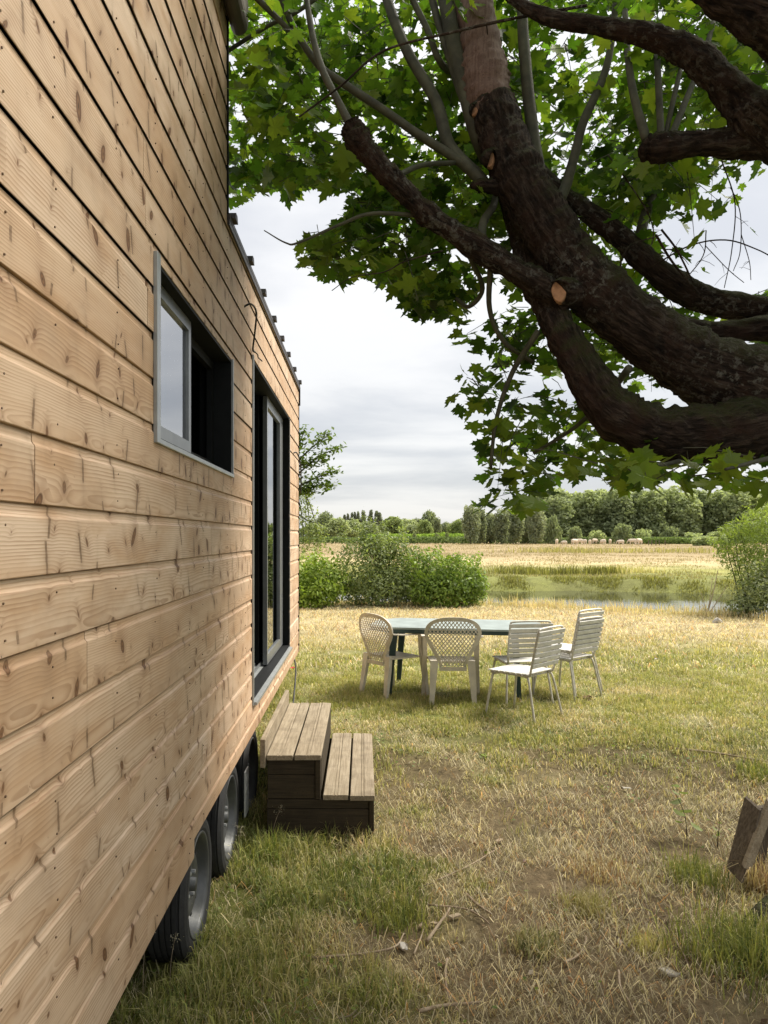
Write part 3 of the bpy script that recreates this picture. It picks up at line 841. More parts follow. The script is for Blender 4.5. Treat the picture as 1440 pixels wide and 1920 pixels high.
for q in range(4): g.box(-0.651, -0.649, 4.30, 4.38, 0.08 + q * 0.05, 0.10 + q * 0.05)
g.obj('perforated_bracket', MT['galv'], house)

# ------------------------------------------------------------------ wooden steps
SY0, SY1 = 4.39, 5.76
st = thing('wooden_steps', 'weathered two tread wooden steps with shaded sides below the sliding door', 'steps', (-0.25, (SY0 + SY1) / 2, -0.10))
def tread(x0, x1, zt, y0, y1):
    """deck board with two shallow grooves along its length"""
    w_ = x1 - x0; t_ = 0.028
    pr = [(x0 + 0.002, zt - t_), (x1 - 0.002, zt - t_), (x1, zt - 0.004), (x1 - 0.004, zt)]
    for u in (0.56, 0.44):
        pr += [(x0 + w_ * (u + 0.022), zt), (x0 + w_ * (u + 0.012), zt - 0.004), (x0 + w_ * (u - 0.012), zt - 0.004), (x0 + w_ * (u - 0.022), zt)]
    pr += [(x0 + 0.004, zt), (x0, zt - 0.004)]
    n_p = len(pr); V = [(x_, y0, z_) for x_, z_ in pr] + [(x_, y1, z_ + random.uniform(-.003, .003)) for x_, z_ in pr]
    Fc = [(i, (i + 1) % n_p, n_p + (i + 1) % n_p, n_p + i) for i in range(n_p)] + [tuple(range(n_p - 1, -1, -1)), tuple(range(n_p, 2 * n_p))]
    obj('tread', V, Fc, MT['tread'], st)
tread(-0.548, -0.398, 0.357, SY0 - 0.012, SY1); tread(-0.388, -0.237, 0.359, SY0 - 0.016, SY1 + 0.004)
tread(-0.226, -0.082, 0.131, SY0 - 0.012, SY1 + 0.01); tread(-0.072, 0.069, 0.129, SY0 - 0.018, SY1 + 0.003)
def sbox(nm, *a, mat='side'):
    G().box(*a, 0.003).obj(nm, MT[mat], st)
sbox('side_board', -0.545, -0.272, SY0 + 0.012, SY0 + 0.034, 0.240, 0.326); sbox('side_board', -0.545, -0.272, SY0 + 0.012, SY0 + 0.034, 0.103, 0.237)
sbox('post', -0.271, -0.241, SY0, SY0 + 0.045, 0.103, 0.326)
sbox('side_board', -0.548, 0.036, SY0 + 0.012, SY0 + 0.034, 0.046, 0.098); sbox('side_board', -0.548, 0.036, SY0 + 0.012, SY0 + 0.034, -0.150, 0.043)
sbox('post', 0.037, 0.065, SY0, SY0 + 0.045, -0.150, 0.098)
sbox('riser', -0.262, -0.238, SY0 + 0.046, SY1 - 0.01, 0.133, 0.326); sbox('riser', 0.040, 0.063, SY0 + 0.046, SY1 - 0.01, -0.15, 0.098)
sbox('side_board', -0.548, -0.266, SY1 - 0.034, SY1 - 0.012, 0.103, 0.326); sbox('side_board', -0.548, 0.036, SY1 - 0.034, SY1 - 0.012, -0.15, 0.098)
sbox('back_board', -0.582, -0.553, SY0 - 0.03, SY1 + 0.02, 0.290, 0.452, mat='tread')
# ------------------------------------------------------------------ maple over the lawn
TB = (2.85, 3.35, -0.14)
tree = thing('maple_tree', 'large old maple with thick dark limbs reaching across from the right', 'tree', TB)
def bark_uv(q, rr, seg, sd):
    s_ = np.concatenate([[0], np.cumsum(np.linalg.norm(np.diff(q[:, :3], axis=0), axis=1))]); t = np.linspace(0, 2 * np.pi, seg, endpoint=False)
    return np.stack([np.outer(rr, np.cos(t)) + sd, np.outer(rr, np.sin(t)), np.outer(s_, np.ones(seg))], -1).reshape(-1, 3)
def limb(nm, pts, mat='bark', seg=14, k=12, rough=0.16, sd=0, cap=True):
    """pts rows: picture x, y, distance, radius in picture units"""
    rows = np.array([[*P(a, b, c_), r / F * c_] for a, b, c_, r in pts])
    if mat == 'bark': seg = seg * 2
    q = crom(rows, k)
    rr = np.maximum(q[:, 3], 0.002)
    if rough: rr = rr * (1 + 0.5 * rough * (2 * vnoise(np.arange(len(q)) * 0.3 + sd, np.full(len(q), sd * 2.1)) - 1))
    g = G().tube(q[:, :3], rr, seg, cap, rough, sd)
    return g.obj(nm, MT[mat], tree, sm=True, col=bark_uv(q, rr, seg, sd)), q
LIMBS = []
def L(nm, pts, **k):
    o_, q = limb(nm, pts, **k); LIMBS.append(q); return o_
# trunk outside the picture rises and throws the main limb up to the left
tx = [(TB[0] + 0.05, TB[1], -0.22, 0.46), (TB[0], TB[1], 0.10, 0.37), (TB[0] - 0.02, TB[1], 0.7, 0.33), (TB[0] - 0.10, TB[1] - 0.02, 1.35, 0.34)]
main_px = [(1660, 815, 3.33, 128), (1545, 775, 3.32, 115), (1440, 742, 3.31, 92), (1335, 700, 3.33, 71), (1264, 660, 3.36, 61), (1190, 607, 3.39, 57), (1115, 541, 3.43, 55), (1065, 485, 3.47, 52), (1032, 433, 3.50, 50), (1000, 380, 3.53, 49),
           (970, 325, 3.57, 48), (944, 262, 3.61, 46), (922, 197, 3.64, 41)]
rows = np.array(tx + [[*P(a, b, c_), r / F * c_] for a, b, c_, r in main_px])
q = crom(rows, 16)
rr = q[:, 3] * (1 + 0.06 * (2 * vnoise(np.arange(len(q)) * 0.25, np.full(len(q), 3.3)) - 1))
G().tube(q[:, :3], rr, 44, True, 0.13, 1).obj('trunk', MT['bark'], tree, sm=True, col=bark_uv(q, rr, 44, 1))
LIMBS.append(q)
L('dead_stem', [(922, 215, 3.63, 40), (912, 165, 3.65, 44), (905, 110, 3.67, 40), (893, 50, 3.70, 37), (882, -10, 3.73, 35), (872, -80, 3.76, 33)], mat='strip', seg=16, rough=0.22, sd=4)
L('branch', [(1560, 800, 3.28, 80), (1440, 800, 3.20, 60), (1335, 814, 3.16, 54), (1238, 812, 3.16, 52), (1155, 775, 3.20, 47), (1108, 715, 3.26, 38), (1075, 660, 3.34, 33), (1040, 600, 3.44, 30),
             (1008, 530, 3.56, 27), (985, 462, 3.68, 25), (965, 400, 3.78, 23), (948, 330, 3.85, 20)], seg=18, rough=0.18, sd=2)
L('branch', [(1060, 575, 3.42, 28), (1005, 530, 3.40, 24), (905, 470, 3.38, 22), (805, 402, 3.34, 21), (742, 342, 3.30, 21), (696, 293, 3.28, 22), (672, 262, 3.28, 24), (660, 238, 3.29, 21), (655, 230, 3.29, 13)], seg=14, rough=0.34, sd=3)
L('branch', [(1640, 780, 3.36, 60), (1590, 670, 3.44, 42), (1530, 605, 3.54, 30), (1440, 582, 3.62, 24), (1325, 562, 3.68, 25), (1240, 515, 3.74, 24), (1170, 450, 3.80, 22), (1105, 400, 3.86, 19), (1050, 360, 3.92, 15), (1000, 300, 4.0, 10)], seg=12, rough=0.2, sd=5)
L('branch', [(1600, 770, 3.36, 55), (1570, 680, 3.42, 38), (1520, 630, 3.46, 29), (1440, 616, 3.50, 24), (1330, 622, 3.52, 20), (1250, 600, 3.5, 17), (1190, 560, 3.5, 14)], seg=12, rough=0.2, sd=6)
L('branch', [(1640, 800, 3.34, 80), (1705, 680, 3.28, 74), (1690, 540, 3.18, 68), (1570, 335, 3.05, 58), (1440, 240, 2.98, 47), (1390, 192, 2.98, 37), (1335, 133, 3.0, 30), (1282, 93, 3.03, 26), (1220, 68, 3.06, 22), (1130, 50, 3.1, 17), (1030, 33, 3.15, 14), (960, -5, 3.2, 11), (900, -70, 3.3, 9)], seg=14, rough=0.2, sd=7)
L('branch', [(1480, 262, 3.0, 34), (1400, 268, 3.02, 28), (1310, 270, 3.06, 23), (1250, 276, 3.08, 24), (1215, 276, 3.10, 23), (1203, 272, 3.11, 12)], seg=12, rough=0.28, sd=8)
L('branch', [(1690, 800, 3.33, 90), (1800, 640, 3.15, 86), (1800, 420, 2.95, 82), (1700, 250, 2.8, 76), (1570, 125, 2.7, 66), (1460, 40, 2.66, 54), (1370, -10, 2.68, 42), (1270, -70, 2.75, 34), (1150, -150, 2.9, 26)], seg=14, rough=0.2, sd=9)
SH = [
    [(905, 345, 3.62, 14), (895, 330, 3.66, 13), (843, 274, 3.8, 12), (819, 193, 3.95, 11), (762, 93, 4.1, 10), (726, 0, 4.25, 9), (700, -90, 4.4, 8)],
    [(905, 340, 3.64, 9), (855, 298, 3.7, 9), (782, 250, 3.72, 8.5), (718, 205, 3.74, 8), (645, 157, 3.76, 7.5), (597, 121, 3.78, 7), (553, 56, 3.8, 6.5), (529, 0, 3.84, 6), (500, -80, 3.9, 5)],
    [(900, 250, 3.75, 9), (871, 193, 3.85, 8), (847, 121, 3.95, 8), (827, 60, 4.0, 7), (811, 0, 4.1, 7), (800, -60, 4.2, 6)],
    [(915, 300, 3.72, 17), (891, 242, 3.78, 16), (871, 161, 3.82, 16), (851, 80, 3.86, 15), (835, 0, 3.9, 14), (822, -80, 4.0, 12)],
    [(850, 140, 3.95, 7), (823, 113, 4.0, 6.5), (803, 60, 4.05, 6), (774, 0, 4.1, 6), (750, -60, 4.2, 5)],
    [(1012, 330, 3.62, 13), (1001, 262, 3.72, 12), (990, 169, 3.8, 11.5), (982, 75, 3.9, 11), (979, 0, 4.0, 10), (975, -80, 4.1, 9)],
    [(1050, 372, 3.6, 11), (1062, 345, 3.66, 10), (1080, 281, 3.72, 9), (1095, 225, 3.78, 8.5), (1132, 142, 3.86, 7.5), (1147, 75, 3.95, 6.5), (1155, 0, 4.05, 6)],
    [(1212, 262, 3.12, 9), (1190, 185, 3.2, 7.5), (1178, 110, 3.3, 6.5), (1172, 20, 3.4, 5.5)],
    [(1240, 262, 3.10, 7), (1236, 180, 3.2, 6.5), (1232, 100, 3.3, 6)],
    [(1256, 262, 3.10, 7), (1285, 190, 3.2, 6), (1318, 110, 3.3, 5.5), (1338, 40, 3.4, 5)],
    [(1245, 268, 3.12, 5), (1262, 190, 3.2, 5), (1276, 130, 3.26, 4.5)],
    [(662, 245, 3.31, 9), (634, 190, 3.36, 7.5), (604, 130, 3.42, 7), (585, 60, 3.5, 6), (572, -20, 3.6, 5)],
    [(735, 335, 3.34, 6), (790, 310, 3.5, 5), (852, 305, 3.62, 5)],
    [(905, 470, 3.42, 10), (905, 420, 3.55, 8), (925, 385, 3.7, 7), (935, 340, 3.85, 6)],
    [(1200, 470, 3.80, 12), (1205, 420, 3.9, 10), (1225, 360, 4.0, 8), (1240, 300, 4.15, 6)],
    [(880, 480, 3.44, 5), (905, 540, 3.6, 4.5), (880, 575, 3.7, 4), (855, 560, 3.75, 3.5)],
    [(920, 490, 3.44, 6), (918, 580, 3.55, 5), (945, 640, 3.62, 4.5), (1000, 680, 3.66, 4)],
    [(800, 405, 3.38, 5), (700, 400, 3.3, 3.5), (640, 420, 3.3, 3), (560, 455, 3.3, 2.2), (535, 455, 3.3, 1.6), (495, 432, 3.3, 1.0)],
    [(1180, 690, 3.3, 8), (1140, 740, 3.5, 5), (1080, 800, 3.7, 4), (1000, 850, 3.8, 3)],
    [(1010, 620, 3.45, 6), (960, 700, 3.55, 5), (930, 790, 3.6, 4), (920, 880, 3.62, 3)],
    [(1290, 860, 3.2, 7), (1250, 870, 3.0, 4), (1180, 880, 2.8, 3)],
    [(1500, 850, 2.9, 8), (1440, 860, 2.6, 5), (1360, 880, 2.5, 3)],
    [(475, -10, 3.6, 6), (560, 75, 3.66, 5), (600, 120, 3.70, 5)],
    [(420, 100, 4.0, 4), (500, 50, 3.9, 4), (560, 20, 3.85, 4), (640, -40, 3.8, 5)],
]
for i, pts in enumerate(SH):
    if i < 7: pts = [(a, b, 3.60 + 0.30 * (c_ - 3.62) if j else c_, r) for j, (a, b, c_, r) in enumerate(pts)]
    L('branch', pts, mat='shoot', seg=7, k=6, rough=0.06, sd=20 + i)
# long thin wands, bare twigs in the gap of sky
TW = [
    [(485, 585, 3.3, 0.8), (560, 220, 3.3, 1.6), (640, 160, 3.3, 2.0), (720, 95, 3.3, 2.3), (850, 60, 3.3, 2.6), (960, 35, 3.3, 3), (1100, 10, 3.3, 3)][1:],
    [(1215, 505, 3.7, 1.6), (1290, 462, 3.6, 1.5), (1360, 450, 3.5, 1.4), (1420, 468, 3.5, 1.2), (1460, 490, 3.5, 1.1)],
    [(1353, 300, 3.4, 1.4), (1378, 380, 3.4, 1.2), (1372, 470, 3.4, 1.0), (1358, 540, 3.4, 0.8)],
    [(1370, 350, 3.4, 1.2), (1388, 400, 3.4, 1.0), (1388, 470, 3.4, 0.9), (1375, 508, 3.4, 0.7)],
    [(1240, 430, 3.5, 2.2), (1270, 470, 3.5, 2.0), (1300, 530, 3.5, 1.6)],
    [(1230, 440, 3.5, 2.6), (1260, 490, 3.5, 2.4), (1310, 550, 3.5, 2.0)],
    [(1324, 432, 3.4, 1.1), (1318, 480, 3.4, 1.1), (1280, 530, 3.4, 1.0)],
    [(1390, 440, 3.4, 0.9), (1405, 490, 3.4, 0.8), (1408, 525, 3.4, 0.7)],
    [(1322, 460, 3.4, 0.9), (1365, 505, 3.4, 0.8), (1395, 530, 3.4, 0.7)],
    [(1160, 560, 3.55, 2), (1172, 470, 3.6, 1.6), (1240, 440, 3.7, 1.2)],
    [(1140, 290, 3.5, 1.6), (1170, 330, 3.4, 1.5), (1215, 400, 3.4, 1.3), (1225, 450, 3.4, 1.0), (1200, 480, 3.4, 0.8)],
    [(622, 545, 3.4, .8), (660, 520, 3.4, 0.9), (720, 510, 3.4, 1.2), (760, 490, 3.4, 1.5), (830, 470, 3.42, 2)],
]
g = G()
for i, pts in enumerate(TW):
    rows = np.array([[*P(a, b, c_), r / F * c_] for a, b, c_, r in pts]); q = crom(rows, 7)
    g.tube(q[:, :3], q[:, 3], 5)
    for s_ in range(3):                                    # side spurs
        k_ = random.randrange(2, len(q) - 1); d_ = np.array((random.uniform(-1, 1), random.uniform(-.4, .4), random.uniform(-1, .4))) * 0.055
        g.tube(np.array([q[k_, :3], q[k_, :3] + d_ * 0.6, q[k_, :3] + d_ + (0, 0, -0.008)]), q[k_, 3] * np.array((0.6, 0.45, 0.3)), 4)
tag(g.obj('bare_twigs', MT['bark'], tree, sm=True), kind='stuff')
# sawn faces where boughs were pruned
def cut_face(px, py, Y, rx, ry, face, depth=0.03):
    c_ = P(px, py, Y); n_ = Vector(face).normalized(); up = Vector((0, 0, 1)); s_ = up.cross(n_).normalized(); u_ = n_.cross(s_)
    V = []; m_ = 18
    for ring_, (sc_, dp) in enumerate([(1.12, -depth * 2.2), (1.06, 0.0), (0.97, 0.004), (0.5, 0.005)]):
        for j in range(m_):
            t = 2 * math.pi * j / m_; w_ = 1 + 0.06 * math.sin(3 * t + px)
            V.append(Vector(c_) + s_ * (rx / F * Y * sc_ * w_ * math.cos(t)) + u_ * (ry / F * Y * sc_ * w_ * math.sin(t)) + n_ * dp)
    Fc = [(r_ * m_ + j, r_ * m_ + (j + 1) % m_, (r_ + 1) * m_ + (j + 1) % m_, (r_ + 1) * m_ + j) for r_ in range(3) for j in range(m_)] + [tuple(3 * m_ + j for j in range(m_))]
    obj('cut_face', [tuple(v) for v in V], Fc, MT['cut'], tree, sm=False)
L('pruned_stub', [(1092, 552, 3.44, 30), (1066, 548, 3.37, 27), (1052, 545, 3.335, 24), (1050, 545, 3.330, 21)], seg=14, k=5, rough=0.10, sd=41)
L('pruned_stub', [(955, 300, 3.60, 24), (930, 298, 3.55, 21), (918, 297, 3.525, 18.5), (917, 297, 3.522, 16)], seg=12, k=5, rough=0.10, sd=42)
L('pruned_stub', [(925, 207, 3.64, 20), (902, 206, 3.61, 17), (891, 205, 3.595, 14.5), (890, 205, 3.593, 12)], seg=12, k=5, rough=0.10, sd=43)
cut_face(1049, 545, 3.327, 14, 20, (-0.45, -1, 0.02), 0.012); cut_face(916, 297, 3.519, 10.5, 15.5, (-0.62, -1, 0.05), 0.010); cut_face(889, 205, 3.590, 7.5, 12, (-0.7, -1, 0.0), 0.010)
L('stub', [(960, 352, 3.58, 22), (925, 349, 3.56, 14), (898, 347, 3.54, 11), (884, 348, 3.53, 6)], mat='bark', seg=10, rough=0.3, sd=31)

# ---- maple leaves
HALF = [(0, 0), (.12, -.06), (.22, -.05), (.37, -.09), (.33, .02), (.29, .08), (.34, .16), (.52, .20), (.47, .29), (.52, .38), (.66, .50), (.47, .51), (.42, .60), (.33, .56), (.20, .53), (.19, .65), (.29, .77), (.15, .78), (.10, .88)]
OUT = np.array(HALF + [(0, 1.04)] + [(-a, b) for a, b in HALF[:0:-1]])
LV = np.vstack([[0, 0.30], OUT])                           # centre + outline
LN = len(OUT); LT = np.array([(0, 1 + i, 1 + (i + 1) % LN) for i in range(LN)])
def leaf_local(curl, fold, wav):
    x, y = LV[:, 0], LV[:, 1] - 0.0
    z = -curl * (y - 0.3) ** 2 * np.sign(y - 0.3 + 1e-6) * 0.6 - fold * np.abs(x) * 0.8 + wav * np.sin(x * 7 + y * 5) * 0.05 - curl * x * x * 0.5
    return np.stack([x, y, z], 1)
def leaf_mats(n):
    az = RNG.uniform(0, 2 * np.pi, n); dr = np.radians(RNG.uniform(5, 72, n)); ro = np.radians(RNG.normal(0, 26, n))
    ca, sa = np.cos(az), np.sin(az); cd, sd = np.cos(dr), np.sin(dr)
    yv = np.stack([ca * cd, sa * cd, -sd], 1); xv = np.stack([-sa, ca, 0 * ca], 1); zv = np.cross(xv, yv)
    x2 = xv * np.cos(ro)[:, None] + zv * np.sin(ro)[:, None]; z2 = -xv * np.sin(ro)[:, None] + zv * np.cos(ro)[:, None]
    return x2, yv, z2
def inpoly(px, py, poly):
    ins = np.zeros(len(px), bool); j = len(poly) - 1
    for i in range(len(poly)):
        xi, yi = poly[i]; xj, yj = poly[j]
        c_ = ((yi > py) != (yj > py)) & (px < (xj - xi) * (py - yi) / (yj - yi + 1e-9) + xi)
        ins ^= c_; j = i
    return ins
CAN = [(330, -420), (1900, -420), (1900, 960), (1440, 905), (1330, 905), (1180, 900), (1130, 870), (1060, 880), (1010, 945), (940, 950), (885, 930), (905, 850), (895, 790), (840, 745), (835, 715), (880, 660),
       (860, 590), (785, 575), (745, 530), (690, 500), (600, 515), (560, 490), (560, 440), (640, 395), (660, 340), (590, 330), (540, 345), (500, 335), (425, 368), (400, 330)]
GAPS = [([(1265, 320), (1330, 300), (1440, 215), (1700, 250), (1700, 545), (1330, 520), (1225, 455), (1235, 380)], 0.04), ([(660, 205), (760, 215), (790, 270), (700, 290), (655, 250)], 0.12),
        ([(560, 215), (650, 190), (650, 240), (600, 270), (560, 260)], 0.3), ([(1290, 170), (1440, 150), (1440, 210), (1330, 250)], 0.35), ([(1030, 700), (1180, 790), (1440, 870), (1440, 640), (1200, 620)], 0.35)]
def canopy_points(n, x0, x1, y0, y1, ya, yb, poly=CAN):
    px = RNG.uniform(x0, x1, n); py = RNG.uniform(y0, y1, n)
    ok = inpoly(px, py, poly)
    for gp, keep in GAPS:
        ok &= ~(inpoly(px, py, gp) & (RNG.random(n) > keep))
    # clumps with holes between them
    dn = fbm(px / 58.0, py / 58.0, 3, 2.5); th = 0.37 + 0.12 * smooth(250, 520, py) * (1 - smooth(1000, 1200, px)) - 0.06 * (1 - smooth(0, 240, py))
    ok &= dn > th
    px, py = px[ok], py[ok]
    Y = RNG.uniform(ya, yb, len(px))
    return np.stack([(px - CX) / F * Y, Y, H - (py - CY) / F * Y], 1)
pts = np.concatenate([
    canopy_points(760, 400, 1460, -60, 390, 3.9, 5.6), canopy_points(230, 420, 960, -20, 420, 3.85, 4.6), canopy_points(60, 410, 620, -20, 400, 3.5, 4.0),
    canopy_points(430, 540, 1250, 330, 640, 3.75, 4.9), canopy_points(150, 540, 900, 380, 600, 3.6, 4.3), canopy_points(215, 820, 1200, 560, 960, 3.65, 4.5),
    canopy_points(70, 1100, 1460, 540, 700, 3.9, 4.6), canopy_points(60, 1060, 1440, 850, 912, 2.7, 3.3), canopy_points(90, 1200, 1460, -40, 330, 3.3, 4.4),
    canopy_points(330, 330, 1900, -420, -60, 3.2, 5.4), canopy_points(260, 1460, 1900, -300, 700, 3.2, 5.5)])
over = np.stack([RNG.uniform(0.4, 5.5, 800), RNG.uniform(0.6, 4.6, 800), RNG.uniform(4.3, 6.2, 800)], 1)      # unseen crown overhead and behind, filled in to shade the foreground
shade_leaves = np.stack([RNG.uniform(2.7, 6.6, 560), RNG.uniform(2.6, 7.4, 560), RNG.uniform(3.2, 6.4, 560)], 1); shade_leaves = shade_leaves[shade_leaves[:, 0] > shade_leaves[:, 1] * 0.56]  # unseen leaves added off to the right, blocking the sun from the foreground
pts = np.concatenate([pts, over, shade_leaves])
cen = []; twig = G(); tint = []
for i, p in enumerate(pts):
    d_ = np.array((random.gauss(-0.3, 0.8), random.gauss(0, 0.6), random.gauss(-0.45, 0.4))); d_ /= np.linalg.norm(d_)
    ln = random.uniform(0.16, 0.38); m_ = random.randint(4, 7); tv = random.random()
    path = np.array([p, p + d_ * ln * 0.5 + (0, 0, 0.02), p + d_ * ln])
    tpx = CX + F * path[:, 0] / path[:, 1]; tpy = CY - F * (path[:, 2] - H) / path[:, 1]
    if i < 2400 and (path[:, 0].min() > -0.5 or (path[:, 1].min() > 4.1 and path[:, 2].min() > 3.5)) and path[0, 1] > 2.5 and inpoly(tpx, tpy, CAN).all(): twig.tube(path, (0.0030, 0.0022, 0.0012), 3, False)
    for j in range(m_):
        u = (j + 0.7) / m_; a_ = path[0] * (1 - u) + path[2] * u
        cen.append(a_ + np.array((random.gauss(0, 0.05), random.gauss(0, 0.05), random.gauss(-0.02, 0.035)))); tint.append(tv)
cen = np.array(cen); tint = np.array(tint)
px = CX + F * cen[:, 0] / cen[:, 1]; py = CY - F * (cen[:, 2] - H) / cen[:, 1]
dist = np.linalg.norm(cen - np.array((0, 0, H)), axis=1)
wallok = (cen[:, 0] > -0.56) | ((cen[:, 1] > 4.08) & (cen[:, 2] > 3.45))
keep = wallok & (dist > 2.0) & (inpoly(px, py, [(a, b + (14 if b > 0 else 0)) for a, b in CAN]) | (py < -60) | (px > 1470) | (cen[:, 1] < 1.0)) & ~((px > 1050) & (px < 1440) & (py > 905) & (py < 990))
cen, tint, px, py = cen[keep], tint[keep], px[keep], py[keep]
n = len(cen)
size = RNG.uniform(0.050, 0.112, n) * np.where(RNG.random(n) < 0.2, 0.7, 1.0)
X2, Y2, Z2 = leaf_mats(n)
base_c = np.array((0.082, 0.140, 0.022))[None] * (0.45 + 1.35 * tint[:, None]) * RNG.uniform(0.75, 1.3, (n, 1))
base_c[:, 0] *= 0.8 + 0.6 * RNG.random(n) * tint
inview = (px > 0) & (px < 1440) & (py > 0) & (py < 1000)
scr = np.where(inview, size / cen[:, 1], 0)
order = np.argsort(-scr)
# a spread of the largest leaves become leaf objects of their own
big_i = order[:300]; rest = order[300:]
LMESH = []
for v in range(10):
    loc = leaf_local(random.uniform(-.05, .5), random.uniform(0, .35), random.uniform(0, 1))
    me = bpy.data.meshes.new('leaf'); me.from_pydata(loc.tolist(), [], LT.tolist())
    cc = np.array((0.092, 0.158, 0.025)) * random.uniform(0.6, 1.5); cc[0] *= random.uniform(0.8, 1.3)
    at = me.color_attributes.new('Col', 'FLOAT_COLOR', 'POINT'); at.data.foreach_set('color', np.tile([*cc, 1.0], len(loc)))
    me.materials.append(MT['leaf']); LMESH.append(me)
for i in big_i:
    o_ = bpy.data.objects.new('leaf', random.choice(LMESH)); COL.objects.link(o_); o_.parent = tree
    s_ = size[i]; c_ = cen[i] - np.array(TB)
    o_.matrix_local = Matrix(((X2[i, 0] * s_, Y2[i, 0] * s_, Z2[i, 0] * s_, c_[0]), (X2[i, 1] * s_, Y2[i, 1] * s_, Z2[i, 1] * s_, c_[1]), (X2[i, 2] * s_, Y2[i, 2] * s_, Z2[i, 2] * s_, c_[2]), (0, 0, 0, 1)))
VV = []; CC = []; TT = []; off = 0
for i in rest:
    loc = leaf_local(random.uniform(-.05, .55), random.uniform(0, .35), random.uniform(0, 1)) * size[i]
    VV.append(cen[i] + loc[:, :1] * X2[i] + loc[:, 1:2] * Y2[i] + loc[:, 2:] * Z2[i])
    CC.append(np.tile(base_c[i], (len(loc), 1))); TT.append(LT + off); off += len(loc)
tag(big('foliage', np.concatenate(VV), np.concatenate(TT), MT['leaf'], tree, col=np.concatenate(CC)), kind='stuff')
tag(twig.obj('twigs', MT['shoot'], tree), kind='stuff')

# ------------------------------------------------------------------ small-leaved shrubs and trees
def leaf_cards(cen, nrm, size, col, asp=0.5, up=0.3):
    """diamond leaves, two triangles each, around centres"""
    n = len(cen)
    nn = nrm + RNG.normal(0, 0.75, (n, 3)) + np.array((0, 0, up)); nn /= np.linalg.norm(nn, axis=1)[:, None] + 1e-9
    t = np.cross(nn, RNG.normal(0, 1, (n, 3))); t /= np.linalg.norm(t, axis=1)[:, None] + 1e-9
    b = np.cross(nn, t); s = size[:, None]
    V = np.stack([cen - t * s, cen - b * s * asp + nn * s * 0.12, cen + t * s, cen + b * s * asp + nn * s * 0.12], 1).reshape(-1, 3)
    I_ = np.arange(n)[:, None] * 4
    T = np.concatenate([I_ + np.array((0, 1, 2)), I_ + np.array((0, 2, 3))])
    return V, T, np.repeat(col, 4, 0)
def lobes_cloud(lobes, n, shell=0.35, sd=0):
    """points near the skin of a set of ellipsoids, weighted by area"""
    lobes = np.array(lobes, float); w = (lobes[:, 3] * lobes[:, 5]) + lobes[:, 3] * lobes[:, 4]; w /= w.sum()
    k = RNG.choice(len(lobes), n, p=w); d = RNG.normal(0, 1, (n, 3)); d /= np.linalg.norm(d, axis=1)[:, None]
    r = 1 - np.abs(RNG.normal(0, shell, n)); r = np.clip(r, 0.15, 1.08) * (0.62 + 0.72 * fbm(d[:, 0] * 2.9 + k * 3, d[:, 2] * 2.9 + d[:, 1] * 2, 4, sd))
    p = lobes[k, :3] + d * r[:, None] * lobes[k, 3:6]
    return p, d
def shrub(name, label, base, lobes, n, leaf, cols, stems=6, cat='shrub', group=None, mat='bleaf', asp=0.5, shoots=0, shoot_h=0.5):
    o_ = thing(name, label, cat, base, 0, group)
    p, d = lobes_cloud([(base[0] + a, base[1] + b, base[2] + c_, e, f, h) for a, b, c_, e, f, h in lobes], n, 0.3, random.random() * 9)
    ok = p[:, 2] > base[2] + 0.02; p, d = p[ok], d[ok]
    top = max(l[2] + l[5] for l in lobes)
    if shoots:
        extra = []
        for _ in range(shoots):
            i = RNG.integers(len(p)); h_ = random.uniform(0.5, 1) * shoot_h; m_ = int(30 * h_ / 0.5) + 8
            u = RNG.random(m_); le = RNG.normal(0, 0.12)
            extra.append(p[i] * (1, 1, 0) + np.array((0, 0, max(p[i, 2], base[2] + top * 0.7))) + np.stack([RNG.normal(0, 0.05, m_) + le * u, RNG.normal(0, 0.05, m_), u * h_], 1))
        ex = np.concatenate(extra); p = np.concatenate([p, ex]); d = np.concatenate([d, np.tile((0, 0, 0.6), (len(ex), 1))])
    n2_ = len(p); t_ = np.clip((p[:, 2] - base[2]) / top, 0, 1)
    f = fbm(p[:, 0] * 1.6 + 3, p[:, 2] * 1.6 + p[:, 1], 3, 1)
    col = np.array(cols[0])[None] * (1 - f[:, None]) + np.array(cols[1])[None] * f[:, None]
    col = col * RNG.uniform(0.65, 1.35, (n2_, 1))
    V, T, C_ = leaf_cards(p, d, RNG.uniform(0.6, 1.25, n2_) * leaf, col, asp)
    big('crown', V, T, MT[mat], o_, col=C_)
    for s_ in range(stems):
        lb = random.choice(lobes); e_ = np.array(base) + np.array(lb[:3]) + np.array((random.uniform(-.5, .5) * lb[3], random.uniform(-.5, .5) * lb[4], random.uniform(0, .6) * lb[5]))
        b_ = np.array(base) + np.array(((lb[0]) * 0.7 + random.uniform(-.1, .1), lb[1] * 0.5, -0.05))
        q = crom(np.array([b_, (b_ + e_) / 2 + (random.uniform(-.1, .1), 0, 0.05), e_]), 4)
        G().tube(q, np.linspace(0.018, 0.006, len(q)), 5).obj('stem', MT['shoot'], o_)
    return o_
def bz(px, Y): 
    x = (px - CX) / F * Y; return (x, Y, float(gz(np.array([x]), np.array([Y]))[0]))
shrub('shrub', 'bright yellow green shrub touching the house corner', bz(560, 17.6), [(0.1, 0, 0.62, 0.85, 0.7, 0.66), (0.6, -0.1, 0.55, 0.62, 0.6, 0.6), (-0.7, 0.1, 0.7, 0.7, 0.7, 0.75), (0.0, -0.4, 0.3, 1.0, 0.5, 0.42)], 7500, 0.052, [(0.15, 0.23, 0.035), (0.33, 0.42, 0.065)], shoots=10, shoot_h=0.35)
